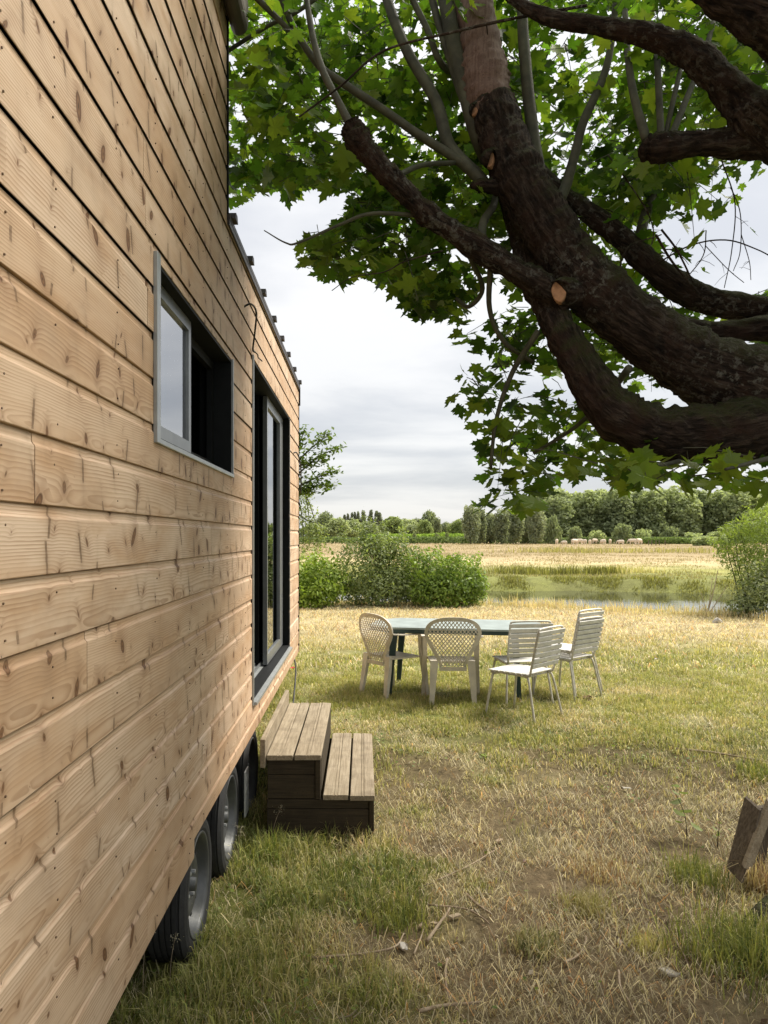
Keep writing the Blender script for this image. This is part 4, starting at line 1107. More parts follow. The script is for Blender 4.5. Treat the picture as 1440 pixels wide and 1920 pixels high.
shrub('shrub', 'tall grey green shrub with loose upright shoots, middle of the riverbank clump', bz(715, 18.0), [(-0.3, 0, 0.85, 0.75, 0.7, 0.8), (0.4, 0.1, 0.8, 0.75, 0.7, 0.75), (0, -0.3, 0.38, 1.1, 0.6, 0.5), (0.0, 0.1, 1.3, 0.55, 0.5, 0.35)], 9500, 0.042, [(0.12, 0.155, 0.062), (0.27, 0.32, 0.12)], shoots=34, shoot_h=0.75)
shrub('shrub', 'rounded leafy green shrub at the right end of the riverbank clump', bz(830, 17.9), [(-0.35, 0, 0.68, 0.72, 0.7, 0.66), (0.35, 0, 0.66, 0.66, 0.65, 0.60), (0.74, -0.1, 0.45, 0.36, 0.5, 0.45), (0, -0.35, 0.32, 0.95, 0.5, 0.44)], 9000, 0.046, [(0.105, 0.17, 0.032), (0.28, 0.37, 0.065)], shoots=18, shoot_h=0.45)
shrub('bush', 'pale yellow green feathery bush overhanging the water at the right edge', bz(1490, 16.0), [(-0.2, 0, 1.9, 1.0, 0.9, 0.75), (-0.75, -0.2, 1.35, 0.75, 0.7, 0.5), (-0.45, 0.1, 2.35, 0.7, 0.8, 0.5), (-1.15, 0.1, 1.75, 0.5, 0.5, 0.3), (0.5, 0, 1.6, 0.9, 0.9, 1.2), (-0.1, 0.1, 0.95, 0.75, 0.7, 0.6), (-1.2, 0, 2.2, 0.42, 0.4, 0.22), (-1.55, 0, 1.95, 0.25, 0.3, 0.16)], 15000, 0.045, [(0.13, 0.185, 0.038), (0.30, 0.365, 0.09)], stems=9, cat='bush', asp=0.3)
shrub('shrub', 'dull green scrub at the foot of the pale feathery bush', bz(1425, 15.3), [(0, 0, 0.45, 0.5, 0.5, 0.5), (0.5, 0, 0.6, 0.5, 0.5, 0.6), (-0.35, 0, 0.2, 0.35, 0.35, 0.22)], 4200, 0.036, [(0.12, 0.15, 0.06), (0.30, 0.33, 0.17)], shoots=8, shoot_h=0.4)
# bare leaning stems by the water
dr = thing('dead_sapling', 'bare pale leaning stems beside the water on the right', 'dead sapling', bz(1325, 15.6))
b_ = np.array(bz(1325, 15.6))
for dx, dz, r_ in ((0.32, 0.95, 0.014), (0.18, 0.80, 0.010), (0.55, 0.62, 0.011), (-0.12, 0.5, 0.008)):
    G().tube(crom([b_, b_ + (dx * 0.4, 0, dz * 0.5), b_ + (dx * 0.8, 0.05, dz)], 4), np.linspace(r_, r_ * 0.4, 9), 5).obj('stem', MT['stick'], dr)

# weeping birch and a hornbeam half hidden behind the house
def small_tree(name, label, base, trunk_h, limbs_px, leaf, cols, per=60, spread=0.07, droop=0.0, hidden=()):
    o_ = thing(name, label, 'tree', base)
    b_ = np.array(base); top = b_ + (0.1, 0, trunk_h)
    G().tube(crom([b_ - (0, 0, 0.1), b_ + (0.05, 0, trunk_h * 0.5), top], 6), np.linspace(0.10, 0.04, 13), 9, True, 0.1).obj('trunk', MT['shoot'], o_, sm=True)
    pc = []
    for pl in limbs_px:
        w_ = np.array(pl, float); start = b_ + (0.05, 0, max(0.3, min(trunk_h, w_[0][2] - base[2] - 0.25)))
        q = crom(np.vstack([start, w_]), 8)
        G().tube(q, np.linspace(0.022, 0.004, len(q)), 5).obj('branch', MT['shoot'], o_, sm=True)
        m_ = per * (len(w_))
        i = np.minimum((RNG.random(m_) ** 0.7 * (len(q) - 1)).astype(int), len(q) - 1); i = np.maximum(i, 6)
        pc.append(q[i] + RNG.normal(0, spread, (m_, 3)) * (1, 1, 0.6) - np.stack([0 * i, 0 * i, RNG.random(m_) * droop], 1))
    pc = np.concatenate(pc); n_ = len(pc)
    col = np.array(cols[0])[None] + (np.array(cols[1]) - np.array(cols[0]))[None] * RNG.random((n_, 1))
    V, T, C_ = leaf_cards(pc, np.tile((0, 0, 1.0), (n_, 1)), RNG.uniform(.6, 1.2, n_) * leaf, col, 0.55)
    big('crown', V, T, MT['bleaf'], o_, col=C_)
Yh = 11.0
hb = bz(490, Yh)
small_tree('hornbeam', 'small leaved branch tips of a tree standing behind the house', hb, 3.0,
    [[P(545, 900, Yh), P(600, 855, Yh), P(643, 838, Yh)], [P(550, 870, Yh), P(590, 835, Yh), P(622, 812, Yh)], [P(555, 915, Yh), P(595, 895, Yh), P(636, 880, Yh)], [P(550, 930, Yh), P(590, 912, Yh), P(632, 910, Yh)],
     [P(548, 925, Yh), P(570, 920, Yh), P(588, 922, Yh)], [P(545, 860, Yh), P(562, 830, Yh), P(572, 802, Yh)], [P(545, 880, Yh), P(575, 870, Yh), P(610, 862, Yh)], [P(520, 800, Yh), P(500, 740, Yh), P(480, 700, Yh)], [P(500, 860, Yh), P(470, 800, Yh), P(430, 760, Yh)]],
    0.040, [(0.07, 0.12, 0.025), (0.18, 0.25, 0.05)], per=75, spread=0.06)
Yb = 15.0
small_tree('birch', 'weeping pale birch foliage hanging beside the house corner', bz(470, Yb), 3.2,
    [[P(540, 920, Yb), P(566, 905, Yb), P(578, 960, Yb), P(582, 1015, Yb)], [P(545, 925, Yb), P(570, 925, Yb), P(590, 975, Yb), P(596, 1020, Yb)], [P(540, 930, Yb), P(560, 940, Yb), P(568, 990, Yb), P(570, 1030, Yb)], [P(530, 950, Yb), P(575, 975, Yb), P(600, 985, Yb), P(604, 1010, Yb)],
     [P(520, 900, Yb), P(500, 880, Yb), P(480, 930, Yb)]], 0.03, [(0.14, 0.19, 0.06), (0.32, 0.37, 0.14)], per=140, spread=0.08, droop=0.25)

# ------------------------------------------------------------------ far trees
def proto_tree(name, hgt, rad, n_lobes, n, leaf, cols, kind):
    lobes = []
    for i in range(n_lobes):
        u = (i + 0.5) / n_lobes
        if kind == 'poplar':
            z_ = hgt * (0.12 + 0.84 * u); w_ = rad * (0.55 + 0.6 * math.sin(math.pi * (0.15 + 0.85 * u)) ** 0.8) * 0.8; a = random.random() * 6.28
            lobes.append((math.cos(a) * w_ * 0.3, math.sin(a) * w_ * 0.3, z_, w_, w_, hgt / n_lobes * 1.2))
        else:
            lo = {'round': 0.22, 'tall': 0.16, 'willow': 0.14, 'bush': 0.05}[kind]
            z_ = hgt * (lo + (0.95 - lo) * u); env = math.sqrt(max(0.05, 1 - ((u - 0.42) / 0.62) ** 2))
            env = (max(0.10, 1 - abs((u - 0.40) / 0.63) ** 4)) ** 0.5 if kind == 'tall' else env
            a = i * 2.4; rr_ = rad * env * random.uniform(0.35, 0.75)
            s_ = rad * random.uniform(0.34, 0.52) * (0.6 + 0.5 * env)
            lobes.append((math.cos(a) * rr_, math.sin(a) * rr_, z_, s_, s_, s_ * (0.8 if kind != 'willow' else 1.15)))
    p, d = lobes_cloud(lobes, n, 0.22, random.random() * 20)
    p = p[p[:, 2] > hgt * 0.02]; d = d[:len(p)]
    f = fbm(p[:, 0] / rad * 3 + 7, p[:, 2] / rad * 3 + p[:, 1] / rad * 2, 3, 5)
    col = np.array(cols[0])[None] * (1 - f[:, None]) + np.array(cols[1])[None] * f[:, None]; col *= RNG.uniform(0.7, 1.3, (len(p), 1))
    V, T, C_ = leaf_cards(p, d, RNG.uniform(0.6, 1.3, len(p)) * leaf, col, 0.75, 0.5)
    t = thing(name, None, None)
    big('crown', V, T, MT['far'], t, col=C_)
    if kind != 'bush':
        g = G(); g.tube([(0, 0, -0.2), (rad * 0.03, 0, hgt * 0.3), (0, rad * 0.02, hgt * 0.8)], (hgt * 0.018, hgt * 0.014, hgt * 0.005), 7)
        for i in range(4):
            a = i * 1.7; g.tube([(0, 0, hgt * (0.22 + 0.1 * i)), (math.cos(a) * rad * 0.4, math.sin(a) * rad * 0.4, hgt * (0.35 + 0.12 * i))], (hgt * 0.007, hgt * 0.002), 5)
        g.obj('trunk', MT['shoot'], t)
    return t
DG, MG, LG = [(0.19, 0.225, 0.13), (0.34, 0.385, 0.21)], [(0.29, 0.335, 0.18), (0.47, 0.52, 0.28)], [(0.20, 0.25, 0.10), (0.34, 0.40, 0.17)]
GY = [(0.21, 0.24, 0.155), (0.37, 0.40, 0.26)]
PR = {
    'tall': [proto_tree('tree', 16, 4.6, 26, 4200, 0.42, MG, 'tall'), proto_tree('tree', 16, 4.2, 24, 4200, 0.42, [(0.23, 0.27, 0.145), (0.39, 0.44, 0.23)], 'tall'), proto_tree('tree', 16, 5.0, 26, 4200, 0.42, DG, 'tall')],
    'round': [proto_tree('tree', 8, 3.8, 18, 3200, 0.32, DG, 'round'), proto_tree('tree', 8, 3.6, 18, 3200, 0.32, MG, 'round'), proto_tree('tree', 8, 3.6, 16, 3000, 0.32, LG, 'round')],
    'willow': [proto_tree('tree', 10, 3.0, 22, 3400, 0.30, GY, 'willow'), proto_tree('tree', 10, 2.6, 20, 3000, 0.30, [(0.18, 0.205, 0.13), (0.31, 0.34, 0.21)], 'willow')],
    'poplar': [proto_tree('tree', 16, 1.7, 9, 1800, 0.40, [(0.16, 0.185, 0.13), (0.27, 0.30, 0.20)], 'poplar')],
    'bush': [proto_tree('bush', 3, 2.4, 9, 1500, 0.24, DG, 'bush'), proto_tree('bush', 3, 2.4, 9, 1500, 0.24, MG, 'bush')],
}
used = set()
def plant(kind, v, px, ytop, Y, wpx, label, cat='tree', group=None, zb=None):
    pr = PR[kind][v % len(PR[kind])]
    o_ = pr if (kind, v % len(PR[kind])) not in used else copy_tree(pr); used.add((kind, v % len(PR[kind])))
    x = (px - CX) / F * Y; z0 = float(gz(np.array([x]), np.array([Y]))[0]) if zb is None else zb
    h_ = (H - (ytop - CY) / F * Y) - z0
    h0, r0 = {'tall': (16, 4.6), 'round': (8, 3.7), 'willow': (10, 2.8), 'poplar': (16, 1.7), 'bush': (3, 2.4)}[kind]
    sx = (wpx / F * Y / 2) / r0; o_.location = (x, Y, z0); o_.scale = (sx, sx, h_ / h0); o_.rotation_euler = (0, 0, random.uniform(0, 6.28))
    tag(o_, label, cat, group)
WG = 'trees of the tall wood across the field'
for i, (px_, yt) in enumerate([(1012, 940), (1040, 930), (1072, 928), (1100, 920), (1130, 926), (1160, 918), (1192, 915), (1222, 920), (1252, 914), (1284, 917), (1314, 914), (1345, 918), (1380, 916), (1415, 918)]):
    plant('tall', (i * 2 + i // 3) % 3, px_, yt + random.uniform(-3, 5), 205 + 10 * random.random(), 66, ORD[i] + ' tree from the left in the front row of the tall wood', group=WG)
for i, px_ in enumerate(range(1018, 1440, 24)):
    plant('tall', (i + 1) % 2, px_ + random.uniform(-6, 6), 919 + random.uniform(-5, 5), 240, 62, ORD[i] + ' tree from the left in the second row of the tall wood', group=WG)
for i, (px_, yt, w_, v) in enumerate([(1034, 974, 34, 0), (1078, 990, 30, 0), (1120, 996, 34, 1), (1168, 986, 40, 0), (1208, 994, 36, 1), (1258, 990, 34, 0), (1300, 1000, 44, 1), (1345, 998, 50, 1)]):
    plant('bush', v, px_, yt, 192, w_, ORD[i] + ' bush from the left along the foot of the wood', 'bush', 'bushes along the foot of the wood')
plant('bush', 1, 1318, 1007, 150, 52, 'low rounded bush alone in the dry field right of the cattle', 'bush')
for i, (px_, yt, w_) in enumerate([(882, 946, 34), (900, 952, 30), (918, 962, 34), (940, 956, 36), (962, 950, 38), (985, 958, 34), (1004, 950, 34)]):
    plant('willow', i, px_, yt, 185 + 6 * (i % 3), w_, ORD[i] + ' grey green willow from the left in the willow row', group='grey green willows at the field edge')
for i, px_ in enumerate([646, 653, 660, 666, 672, 681, 695, 707, 713]):
    plant('poplar', 0, px_, (966, 964, 962, 961, 960, 958, 957, 959, 962)[i], 400, (10, 9, 9, 9, 9, 12, 12, 14, 11)[i], ORD[i] + ' slender poplar from the left in the distant row', group='distant row of poplars')
left = [('round', 0, 609, 966, 250, 34, 'dark tree nearest the house in the far hedgerow'), ('round', 1, 633, 976, 240, 46, 'round dark green tree right of the darkest hedgerow tree'), ('round', 1, 660, 980, 250, 44, 'broad green tree below the left poplars'),
        ('round', 0, 690, 984, 270, 40, 'dark tree below the right poplars'), ('round', 2, 735, 976, 300, 46, 'pale green spreading tree right of the poplars'), ('round', 1, 765, 978, 330, 44, 'mid green tree between the poplars and the tallest dome tree'),
        ('round', 0, 806, 964, 340, 30, 'tall dark dome shaped tree above the bright crop'), ('round', 0, 785, 978, 340, 34, 'dark tree just left of the tall dome shaped tree'), ('round', 2, 797, 982, 250, 30, 'pale rounded tree standing before the dome shaped tree'),
        ('willow', 1, 820, 976, 255, 18, 'narrow pale tree right of the pale rounded tree'), ('round', 0, 838, 985, 330, 26, 'low dark tree left of the willow row'), ('round', 2, 858, 981, 240, 34, 'pale tree at the left end of the willow row'), ('round', 0, 720, 988, 340, 40, 'low distant tree beneath the pale spreading tree'),
        ('round', 1, 590, 985, 240, 40, 'green tree peeping out behind the birch foliage'), ('round', 0, 770, 990, 300, 44, 'dark low tree behind the bright crop')]
for k_, v, px_, yt, Y, w_, lab in left: plant(k_, v, px_, yt - 5, Y, w_ * 1.1, lab, group='hedgerow trees across the field')
for i, (px_, yt, w_) in enumerate([(777, 1001, 10), (820, 1002, 12), (838, 1000, 9)]):
    plant('bush', 0, px_, yt, 210, w_, ORD[i] + ' small dark bush from the left before the bright crop', 'bush', 'small bushes before the crop')
# bright maize strip and a dim far wood line
def hedge(name, label, px0, px1, yt, Y, n, leaf, cols, dep=6, kind='stuff', cat=None):
    x0, x1 = (px0 - CX) / F * Y, (px1 - CX) / F * Y; zt = H - (yt - CY) / F * Y
    p = np.stack([RNG.uniform(x0, x1, n), Y + RNG.uniform(0, dep, n), 0 * RNG.random(n)], 1)
    zt_ = zt * (0.75 + 0.5 * fbm(p[:, 0] * 0.15, p[:, 1] * 0.1, 3, yt)); p[:, 2] = -0.2 + (zt_ + 0.2) * RNG.random(n) ** 0.6
    col = np.array(cols[0])[None] + (np.array(cols[1]) - np.array(cols[0]))[None] * RNG.random((n, 1))
    V, T, C_ = leaf_cards(p, np.tile((0, -0.5, .8), (n, 1)), RNG.uniform(.6, 1.2, n) * leaf, col, 0.6)
    tag(big(name, V, T, MT['far'], None, col=C_), label, cat, kind=kind)
hedge('crop', 'bright green maize strip beyond the dry field', 690, 900, 1001.5, 225, 5000, 0.5, [(0.20, 0.30, 0.05), (0.30, 0.42, 0.07)], 10, cat='crop')
hedge('undergrowth', 'green undergrowth along the foot of the far woods', 560, 1460, 1008, 196, 9000, 0.42, [(0.11, 0.15, 0.06), (0.21, 0.27, 0.10)], 6, cat='undergrowth')
hedge('distant_wood', 'dim wooded skyline far behind the hedgerow trees', 300, 1500, 992, 420, 16000, 1.1, [(0.12, 0.145, 0.10), (0.19, 0.22, 0.15)], 30, cat='wood')
hedge('verge', 'low green brush strip right of the herd below the wood', 1200, 1340, 1009, 185, 1800, 0.35, [(0.13, 0.18, 0.06), (0.22, 0.29, 0.09)], 4, cat='brush')

# ------------------------------------------------------------------ cattle
def cow_mesh():
    g = G(); C_ = crom
    g.tube(C_([(-0.95, 0, 1.02), (-0.6, 0, 1.02), (0.1, 0, 0.98), (0.62, 0, 1.02), (0.85, 0, 1.08)], 4), np.interp(np.linspace(0, 1, 17), [0, .08, .3, .6, .85, 1], [.16, .34, .42, .43, .34, .22]), 10)
    g.tube(C_([(0.72, 0, 1.12), (1.05, 0, 1.05), (1.30, 0, 0.72)], 4), np.linspace(0.24, 0.14, 9), 8)
    g.tube(C_([(1.22, 0, 0.84), (1.36, 0, 0.66), (1.46, 0, 0.38)], 4), np.linspace(0.155, 0.09, 9), 8)
    for x_, y_ in ((0.60, .22), (0.60, -.22), (-0.72, .24), (-0.72, -.24)):
        kx = 0.05 if x_ < 0 else -0.02
        g.tube(C_([(x_, y_, 0.85), (x_ + kx * 2, y_, 0.48), (x_ - kx, y_, 0.25), (x_, y_, -0.02)], 4), np.linspace(0.155, 0.055, 13), 7)
    for y_ in (.17, -.17): g.tube([(1.22, y_ * 0.7, 0.86), (1.18, y_ * 1.8, 0.86)], (0.05, 0.02), 5)
    g.tube(C_([(-0.98, 0, 1.15), (-1.10, 0, 0.9), (-1.08, 0, 0.45)], 3), np.linspace(0.035, 0.03, 7), 5)
    return g
cg = cow_mesh(); cm = bpy.data.meshes.new('cow'); cm.from_pydata(cg.arr().tolist(), [], cg.f); cm.materials.append(MT['cow']); cm.shade_smooth()
for i, (px_, py_, rz, s_) in enumerate([(1044, 1020, 1.2, 1), (1058, 1021, 2.6, .8), (1077, 1021, 0.3, 1.1), (1086, 1020, 2.9, 1.05), (1096, 1020.5, 1.8, .95), (1106, 1020.5, 1.4, .9), (1115, 1017.5, 0.1, 1.05), (1131, 1021, 2.0, 1), (1144, 1018.5, 1.1, 1), (1164, 1021, 2.7, .9), (1186, 1020, 3.0, 1.05), (1198, 1021, 0.4, 1.15)]):
    o_ = bpy.data.objects.new('cow', cm); COL.objects.link(o_)
    Y = 1442 * 1.72 / (py_ + 2.6 - CY); x = (px_ - CX) / F * Y
    o_.location = (x, Y, float(gz(np.array([x]), np.array([Y]))[0])); o_.rotation_euler = (0, 0, math.pi / 2 + (rz - 1.6) * 0.75); s_ *= 0.72; o_.location.z += 0.16; o_.scale = (s_, s_, s_ * 1.1)
    tag(o_, 'cream coloured cow grazing, ' + ORD[i] + ' from the left in the herd', 'cow', 'cattle grazing across the field')
# fence posts beside the herd
for i, px_ in enumerate([1216, 1222, 1230, 1236, 1247]):
    b_ = np.array(bz(px_, 160)); o_ = G().box(b_[0] - .07, b_[0] + .07, 159.9, 160.1, b_[2] - .1, b_[2] + 1.1, .02).obj('fence_post', MT['old'])
    tag(o_, ORD[i] + ' thin fence post from the left, right of the herd', 'fence post', 'fence posts right of the herd')
# ------------------------------------------------------------------ garden table
def lz(x, y): return float(gz(np.array([x]), np.array([y]))[0])
tbx, tby = 0.97, 8.02
tb = thing('garden_table', 'dark green plastic garden table with pale faded top', 'table', (tbx, tby, lz(tbx, tby)), R(-11))
a, b, c_ = 0.87, 0.46, 0.22
oct_ = [(-a, -b + c_), (-a + c_, -b), (a - c_, -b), (a, -b + c_), (a, b - c_), (a - c_, b), (-a + c_, b), (-a, b - c_)]
def slab(outline, z0, z1, inset=0.006):
    n_ = len(outline); V = []
    for (k_, z_) in ((1 - inset, z0), (1, z0 + 0.004), (1, z1 - 0.006), (1 - inset, z1)):
        V += [(x * k_, y * k_, z_) for x, y in outline]
    Fc = [(r_ * n_ + i, r_ * n_ + (i + 1) % n_, (r_ + 1) * n_ + (i + 1) % n_, (r_ + 1) * n_ + i) for r_ in range(3) for i in range(n_)]
    return V, Fc + [tuple(range(n_ - 1, -1, -1)), tuple(3 * n_ + i for i in range(n_))]
V, Fc = slab(oct_, 0.692, 0.712); obj('table_top', V, Fc, MT['top'], tb, local=True)
V, Fc = slab([(x * 0.985, y * 0.985) for x, y in oct_], 0.655, 0.6915); obj('apron', V, Fc, MT['green'], tb, local=True)
for sx, sy in ((-1, -1), (1, -1), (-1, 1), (1, 1)):
    x, y = sx * 0.60, sy * 0.30
    g = G(); n4 = []
    for z_, w_, o_ in ((0.655, 0.038, 0), (0.35, 0.029, 0.025), (-0.02, 0.022, 0.05)):
        cx0, cy0 = x + sx * o_, y + sy * o_ * 0.6
        n4 += [(cx0 - w_, cy0 - w_ * 0.75, z_), (cx0 + w_, cy0 - w_ * 0.75, z_), (cx0 + w_, cy0 + w_ * 0.75, z_), (cx0 - w_, cy0 + w_ * 0.75, z_)]
    g.add(n4, [(0, 1, 2, 3), (11, 10, 9, 8)] + [(r_ * 4 + i, (r_ + 1) * 4 + i, (r_ + 1) * 4 + (i + 1) % 4, r_ * 4 + (i + 1) % 4) for r_ in range(2) for i in range(4)])
    g.obj('leg', MT['green'], tb, local=True)

# ------------------------------------------------------------------ lattice-back plastic armchairs
HB_ = [(.118, .345), (.134, .40), (.170, .47), (.215, .55), (.252, .62), (.270, .68), (.265, .735), (.235, .788), (.172, .828), (.088, .848), (0, .853)]
half = crom(HB_, 4); outline = np.vstack([half, half[::-1][1:] * (-1, 1)])
def back_pt(u, z, off=0.0):
    return (u, -0.205 - 0.16 * (z - 0.40) + 0.55 * u * u + off, z)
def shrink(o_, d):
    c0 = np.array((0, 0.63)); v = o_ - c0; r = np.linalg.norm(v, axis=1)[:, None]
    return c0 + v * (1 - d / r)
def armchair():
    t = thing('plastic_armchair', None, None)
    inn = shrink(outline, 0.036); n_ = len(outline); V = []
    for ring_, off in ((outline, -0.007), (outline, 0.007), (inn, 0.005), (inn, -0.005)): V += [back_pt(u, z, off) for u, z in ring_]
    Fc = [(a_ * n_ + i, a_ * n_ + i + 1, b_ * n_ + i + 1, b_ * n_ + i) for a_, b_ in ((0, 1), (1, 2), (2, 3), (3, 0)) for i in range(n_ - 1)]
    br = obj('backrest', V, Fc, MT['plastic'], t, local=True)
    g = G(); poly = [tuple(p) for p in shrink(outline, 0.030)]
    sp = 0.036; wd = 0.0058
    for sgn in (-1, 1):
        for k in range(-34, 35):
            z_ = np.linspace(0.36, 0.85, 90); u_ = sgn * (z_ - 0.62) * 0.80 + k * sp
            ins = inpoly(u_, z_, poly); run = []
            for i in range(91):
                if i < 90 and ins[i]: run.append(i)
                elif run:
                    if len(run) > 2:
                        idx = run[::4] if run[-1] in run[::4] else run[::4] + [run[-1]]
                        VV_ = []
                        for j in idx:
                            for du, of in ((-wd, -0.002), (wd, -0.002), (wd, 0.002), (-wd, 0.002)): VV_.append(back_pt(u_[j] + du, z_[j], of + 0.0006 * sgn))
                        g.add(VV_, [(r_ * 4 + q, r_ * 4 + (q + 1) % 4, (r_ + 1) * 4 + (q + 1) % 4, (r_ + 1) * 4 + q) for r_ in range(len(idx) - 1) for q in range(4)])
                    run = []
    g.obj('lattice', MT['plastic'], br, local=True)
    # dished seat with turned-down rim
    ny_, nx_ = 9, 11; V = []; 
    for sgn in (0, 1):
        for j in range(ny_):
            for i in range(nx_):
                v = j / (ny_ - 1); u = i / (nx_ - 1) * 2 - 1; w_ = 0.205 + 0.035 * v
                dish = -0.018 * (1 - u * u) * math.sin(math.pi * v) - (0.022 * max(0, (v - 0.85) / 0.15) ** 2) - 0.012 * abs(u) ** 6
                V.append((u * w_, -0.20 + 0.42 * v, 0.425 + dish - 0.014 * sgn))
    m_ = nx_ * ny_; Fc = []
    for j in range(ny_ - 1):
        for i in range(nx_ - 1):
            q = j * nx_ + i; Fc += [(q, q + 1, q + nx_ + 1, q + nx_), (m_ + q, m_ + q + nx_, m_ + q + nx_ + 1, m_ + q + 1)]
    rim = [j * nx_ for j in range(ny_)][::-1] + list(range(1, nx_)) + [j * nx_ + nx_ - 1 for j in range(1, ny_)] + [(ny_ - 1) * nx_ + i for i in range(nx_ - 2, 0, -1)]
    for i in range(len(rim)):
        q, r_ = rim[i], rim[(i + 1) % len(rim)]; Fc.append((q, m_ + q, m_ + r_, r_))
    obj('seat', V, Fc, MT['plastic'], t, local=True, sm=False)
    def post(pts):
        V = []
        for x, y, z, wx, wy in pts: V += [(x - wx, y - wy, z), (x + wx, y - wy, z), (x + wx, y + wy, z), (x - wx, y + wy, z)]
        m4 = len(pts); Fc = [tuple(range(4)), tuple(4 * (m4 - 1) + i for i in (3, 2, 1, 0))] + [(r_ * 4 + i, (r_ + 1) * 4 + i, (r_ + 1) * 4 + (i + 1) % 4, r_ * 4 + (i + 1) % 4) for r_ in range(m4 - 1) for i in range(4)]
        obj('leg', V, Fc, MT['plastic'], t, local=True)
    for s in (-1, 1):
        post([(s * 0.175, -0.185, 0.43, 0.038, 0.020), (s * 0.185, -0.20, 0.30, 0.034, 0.019), (s * 0.205, -0.245, -0.02, 0.020, 0.014)])
        post([(s * 0.262, 0.165, 0.63, 0.022, 0.026), (s * 0.258, 0.185, 0.44, 0.024, 0.026), (s * 0.268, 0.215, 0.20, 0.021, 0.022), (s * 0.278, 0.235, -0.02, 0.016, 0.016)])
        ap = crom([back_pt(s * 0.262, 0.660), (s * 0.275, -0.10, 0.650), (s * 0.278, 0.05, 0.645), (s * 0.270, 0.185, 0.640)], 4)
        V = []
        for x, y, z in ap: V += [(x - 0.024, y, z - 0.006), (x + 0.024, y, z - 0.006), (x + 0.024, y, z + 0.006), (x - 0.024, y, z + 0.006)]
        m4 = len(ap)
        obj('armrest', V, [tuple(range(4)), tuple(4 * (m4 - 1) + i for i in (3, 2, 1, 0))] + [(r_ * 4 + i, (r_ + 1) * 4 + i, (r_ + 1) * 4 + (i + 1) % 4, r_ * 4 + (i + 1) % 4) for r_ in range(m4 - 1) for i in range(4)], MT['plastic'], t, local=True)
    obj('seat_rail', *(lambda g_: (g_.arr(), g_.f))(G().box(-0.13, 0.13, -0.222, -0.208, 0.335, 0.372)), MT['plastic'], t, local=True)
    return t
def put(t, x, y, face, label, cat, group, dz=0.0, tilt=0.0):
    t.location = (x, y, lz(x, y) + dz); t.rotation_euler = (tilt, 0, math.atan2(face[1], face[0]) - math.pi / 2)
    tag(t, label, cat, group)
ac = armchair()
put(ac, 0.30, 7.88, (0.80, 0.60), 'white lattice back plastic armchair at the left end of the table, turned right', 'armchair', 'plastic armchairs')
ac2 = copy_tree(ac)
put(ac2, 0.875, 7.56, (0.06, 1), 'white lattice back plastic armchair with its back square to the camera', 'armchair', 'plastic armchairs')

# ------------------------------------------------------------------ white slatted chairs
def slat_chair():
    t = thing('slatted_chair', None, None)
    def bp(z): return -0.195 - 0.23 * (z - 0.43)
    r_ = 0.0105
    for s in (-1, 1):
        side = crom([(s * 0.185, 0.215, 0.395), (s * 0.19, 0.10, 0.402), (s * 0.19, -0.10, 0.398), (s * 0.19, -0.18, 0.405), (s * 0.195, bp(0.47), 0.47), (s * 0.200, bp(0.65), 0.65), (s * 0.200, bp(0.77), 0.77)], 4)
        G().tube(side, r_, 7).obj('side_rail', MT['tubew'], t, local=True, sm=True)
        G().tube(crom([(s * 0.178, 0.17, 0.392), (s * 0.20, 0.195, 0.34), (s * 0.235, 0.245, -0.02)], 4), r_, 7).obj('leg', MT['tubew'], t, local=True, sm=True)
        G().tube(crom([(s * 0.178, -0.15, 0.392), (s * 0.20, -0.185, 0.34), (s * 0.235, -0.265, -0.02)], 4), r_, 7).obj('leg', MT['tubew'], t, local=True, sm=True)
    G().tube(crom([(-0.200, bp(0.765), 0.765), (-0.197, bp(0.795), 0.795), (-0.17, bp(0.812), 0.812), (0, bp(0.816), 0.816), (0.17, bp(0.812), 0.812), (0.197, bp(0.795), 0.795), (0.200, bp(0.765), 0.765)], 4), r_, 7).obj('top_rail', MT['tubew'], t, local=True, sm=True)
    G().tube([(-0.19, 0.15, 0.390), (0.19, 0.15, 0.390)], 0.009, 6).obj('cross_bar', MT['tubew'], t, local=True)
    G().tube([(-0.19, -0.14, 0.388), (0.19, -0.14, 0.388)], 0.009, 6).obj('cross_bar', MT['tubew'], t, local=True)
    for k in range(7):
        y = 0.205 - k * 0.058
        G().box(-0.208, 0.208, y - 0.0235, y + 0.0235, 0.4085, 0.4205, 0.003).obj('seat_slat', MT['white'], t, local=True)
    for k in range(7):
        z = 0.490 + k * 0.0475; g = G().box(-0.217, 0.217, -0.006, 0.006, -0.0195, 0.0195, 0.003); V = g.arr(); ca, sa = math.cos(0.226), math.sin(0.226)
        V = np.stack([V[:, 0], bp(z) - 0.0175 + V[:, 1] * ca - V[:, 2] * sa, z + V[:, 1] * sa + V[:, 2] * ca], 1)
        obj('back_slat', V, g.f, MT['white'], t, local=True)
    return t
sc_ = slat_chair()
SG = 'white slatted chairs'
put(sc_, 1.43, 6.86, (-0.72, 0.69), 'white slatted chair nearest the camera, facing the table', 'chair', SG)
s2 = copy_tree(sc_); put(s2, 1.54, 7.52, (-0.16, 1), 'white slatted chair right behind the nearest slatted chair, back to camera', 'chair', SG)
s3 = copy_tree(sc_); put(s3, 2.06, 7.78, (-0.66, 0.75), 'lower of the two stacked white slatted chairs at the right', 'chair', SG)
s4 = copy_tree(sc_); put(s4, 2.075, 7.83, (-0.66, 0.75), 'upper of the two stacked white slatted chairs at the right', 'chair', SG, dz=0.075)

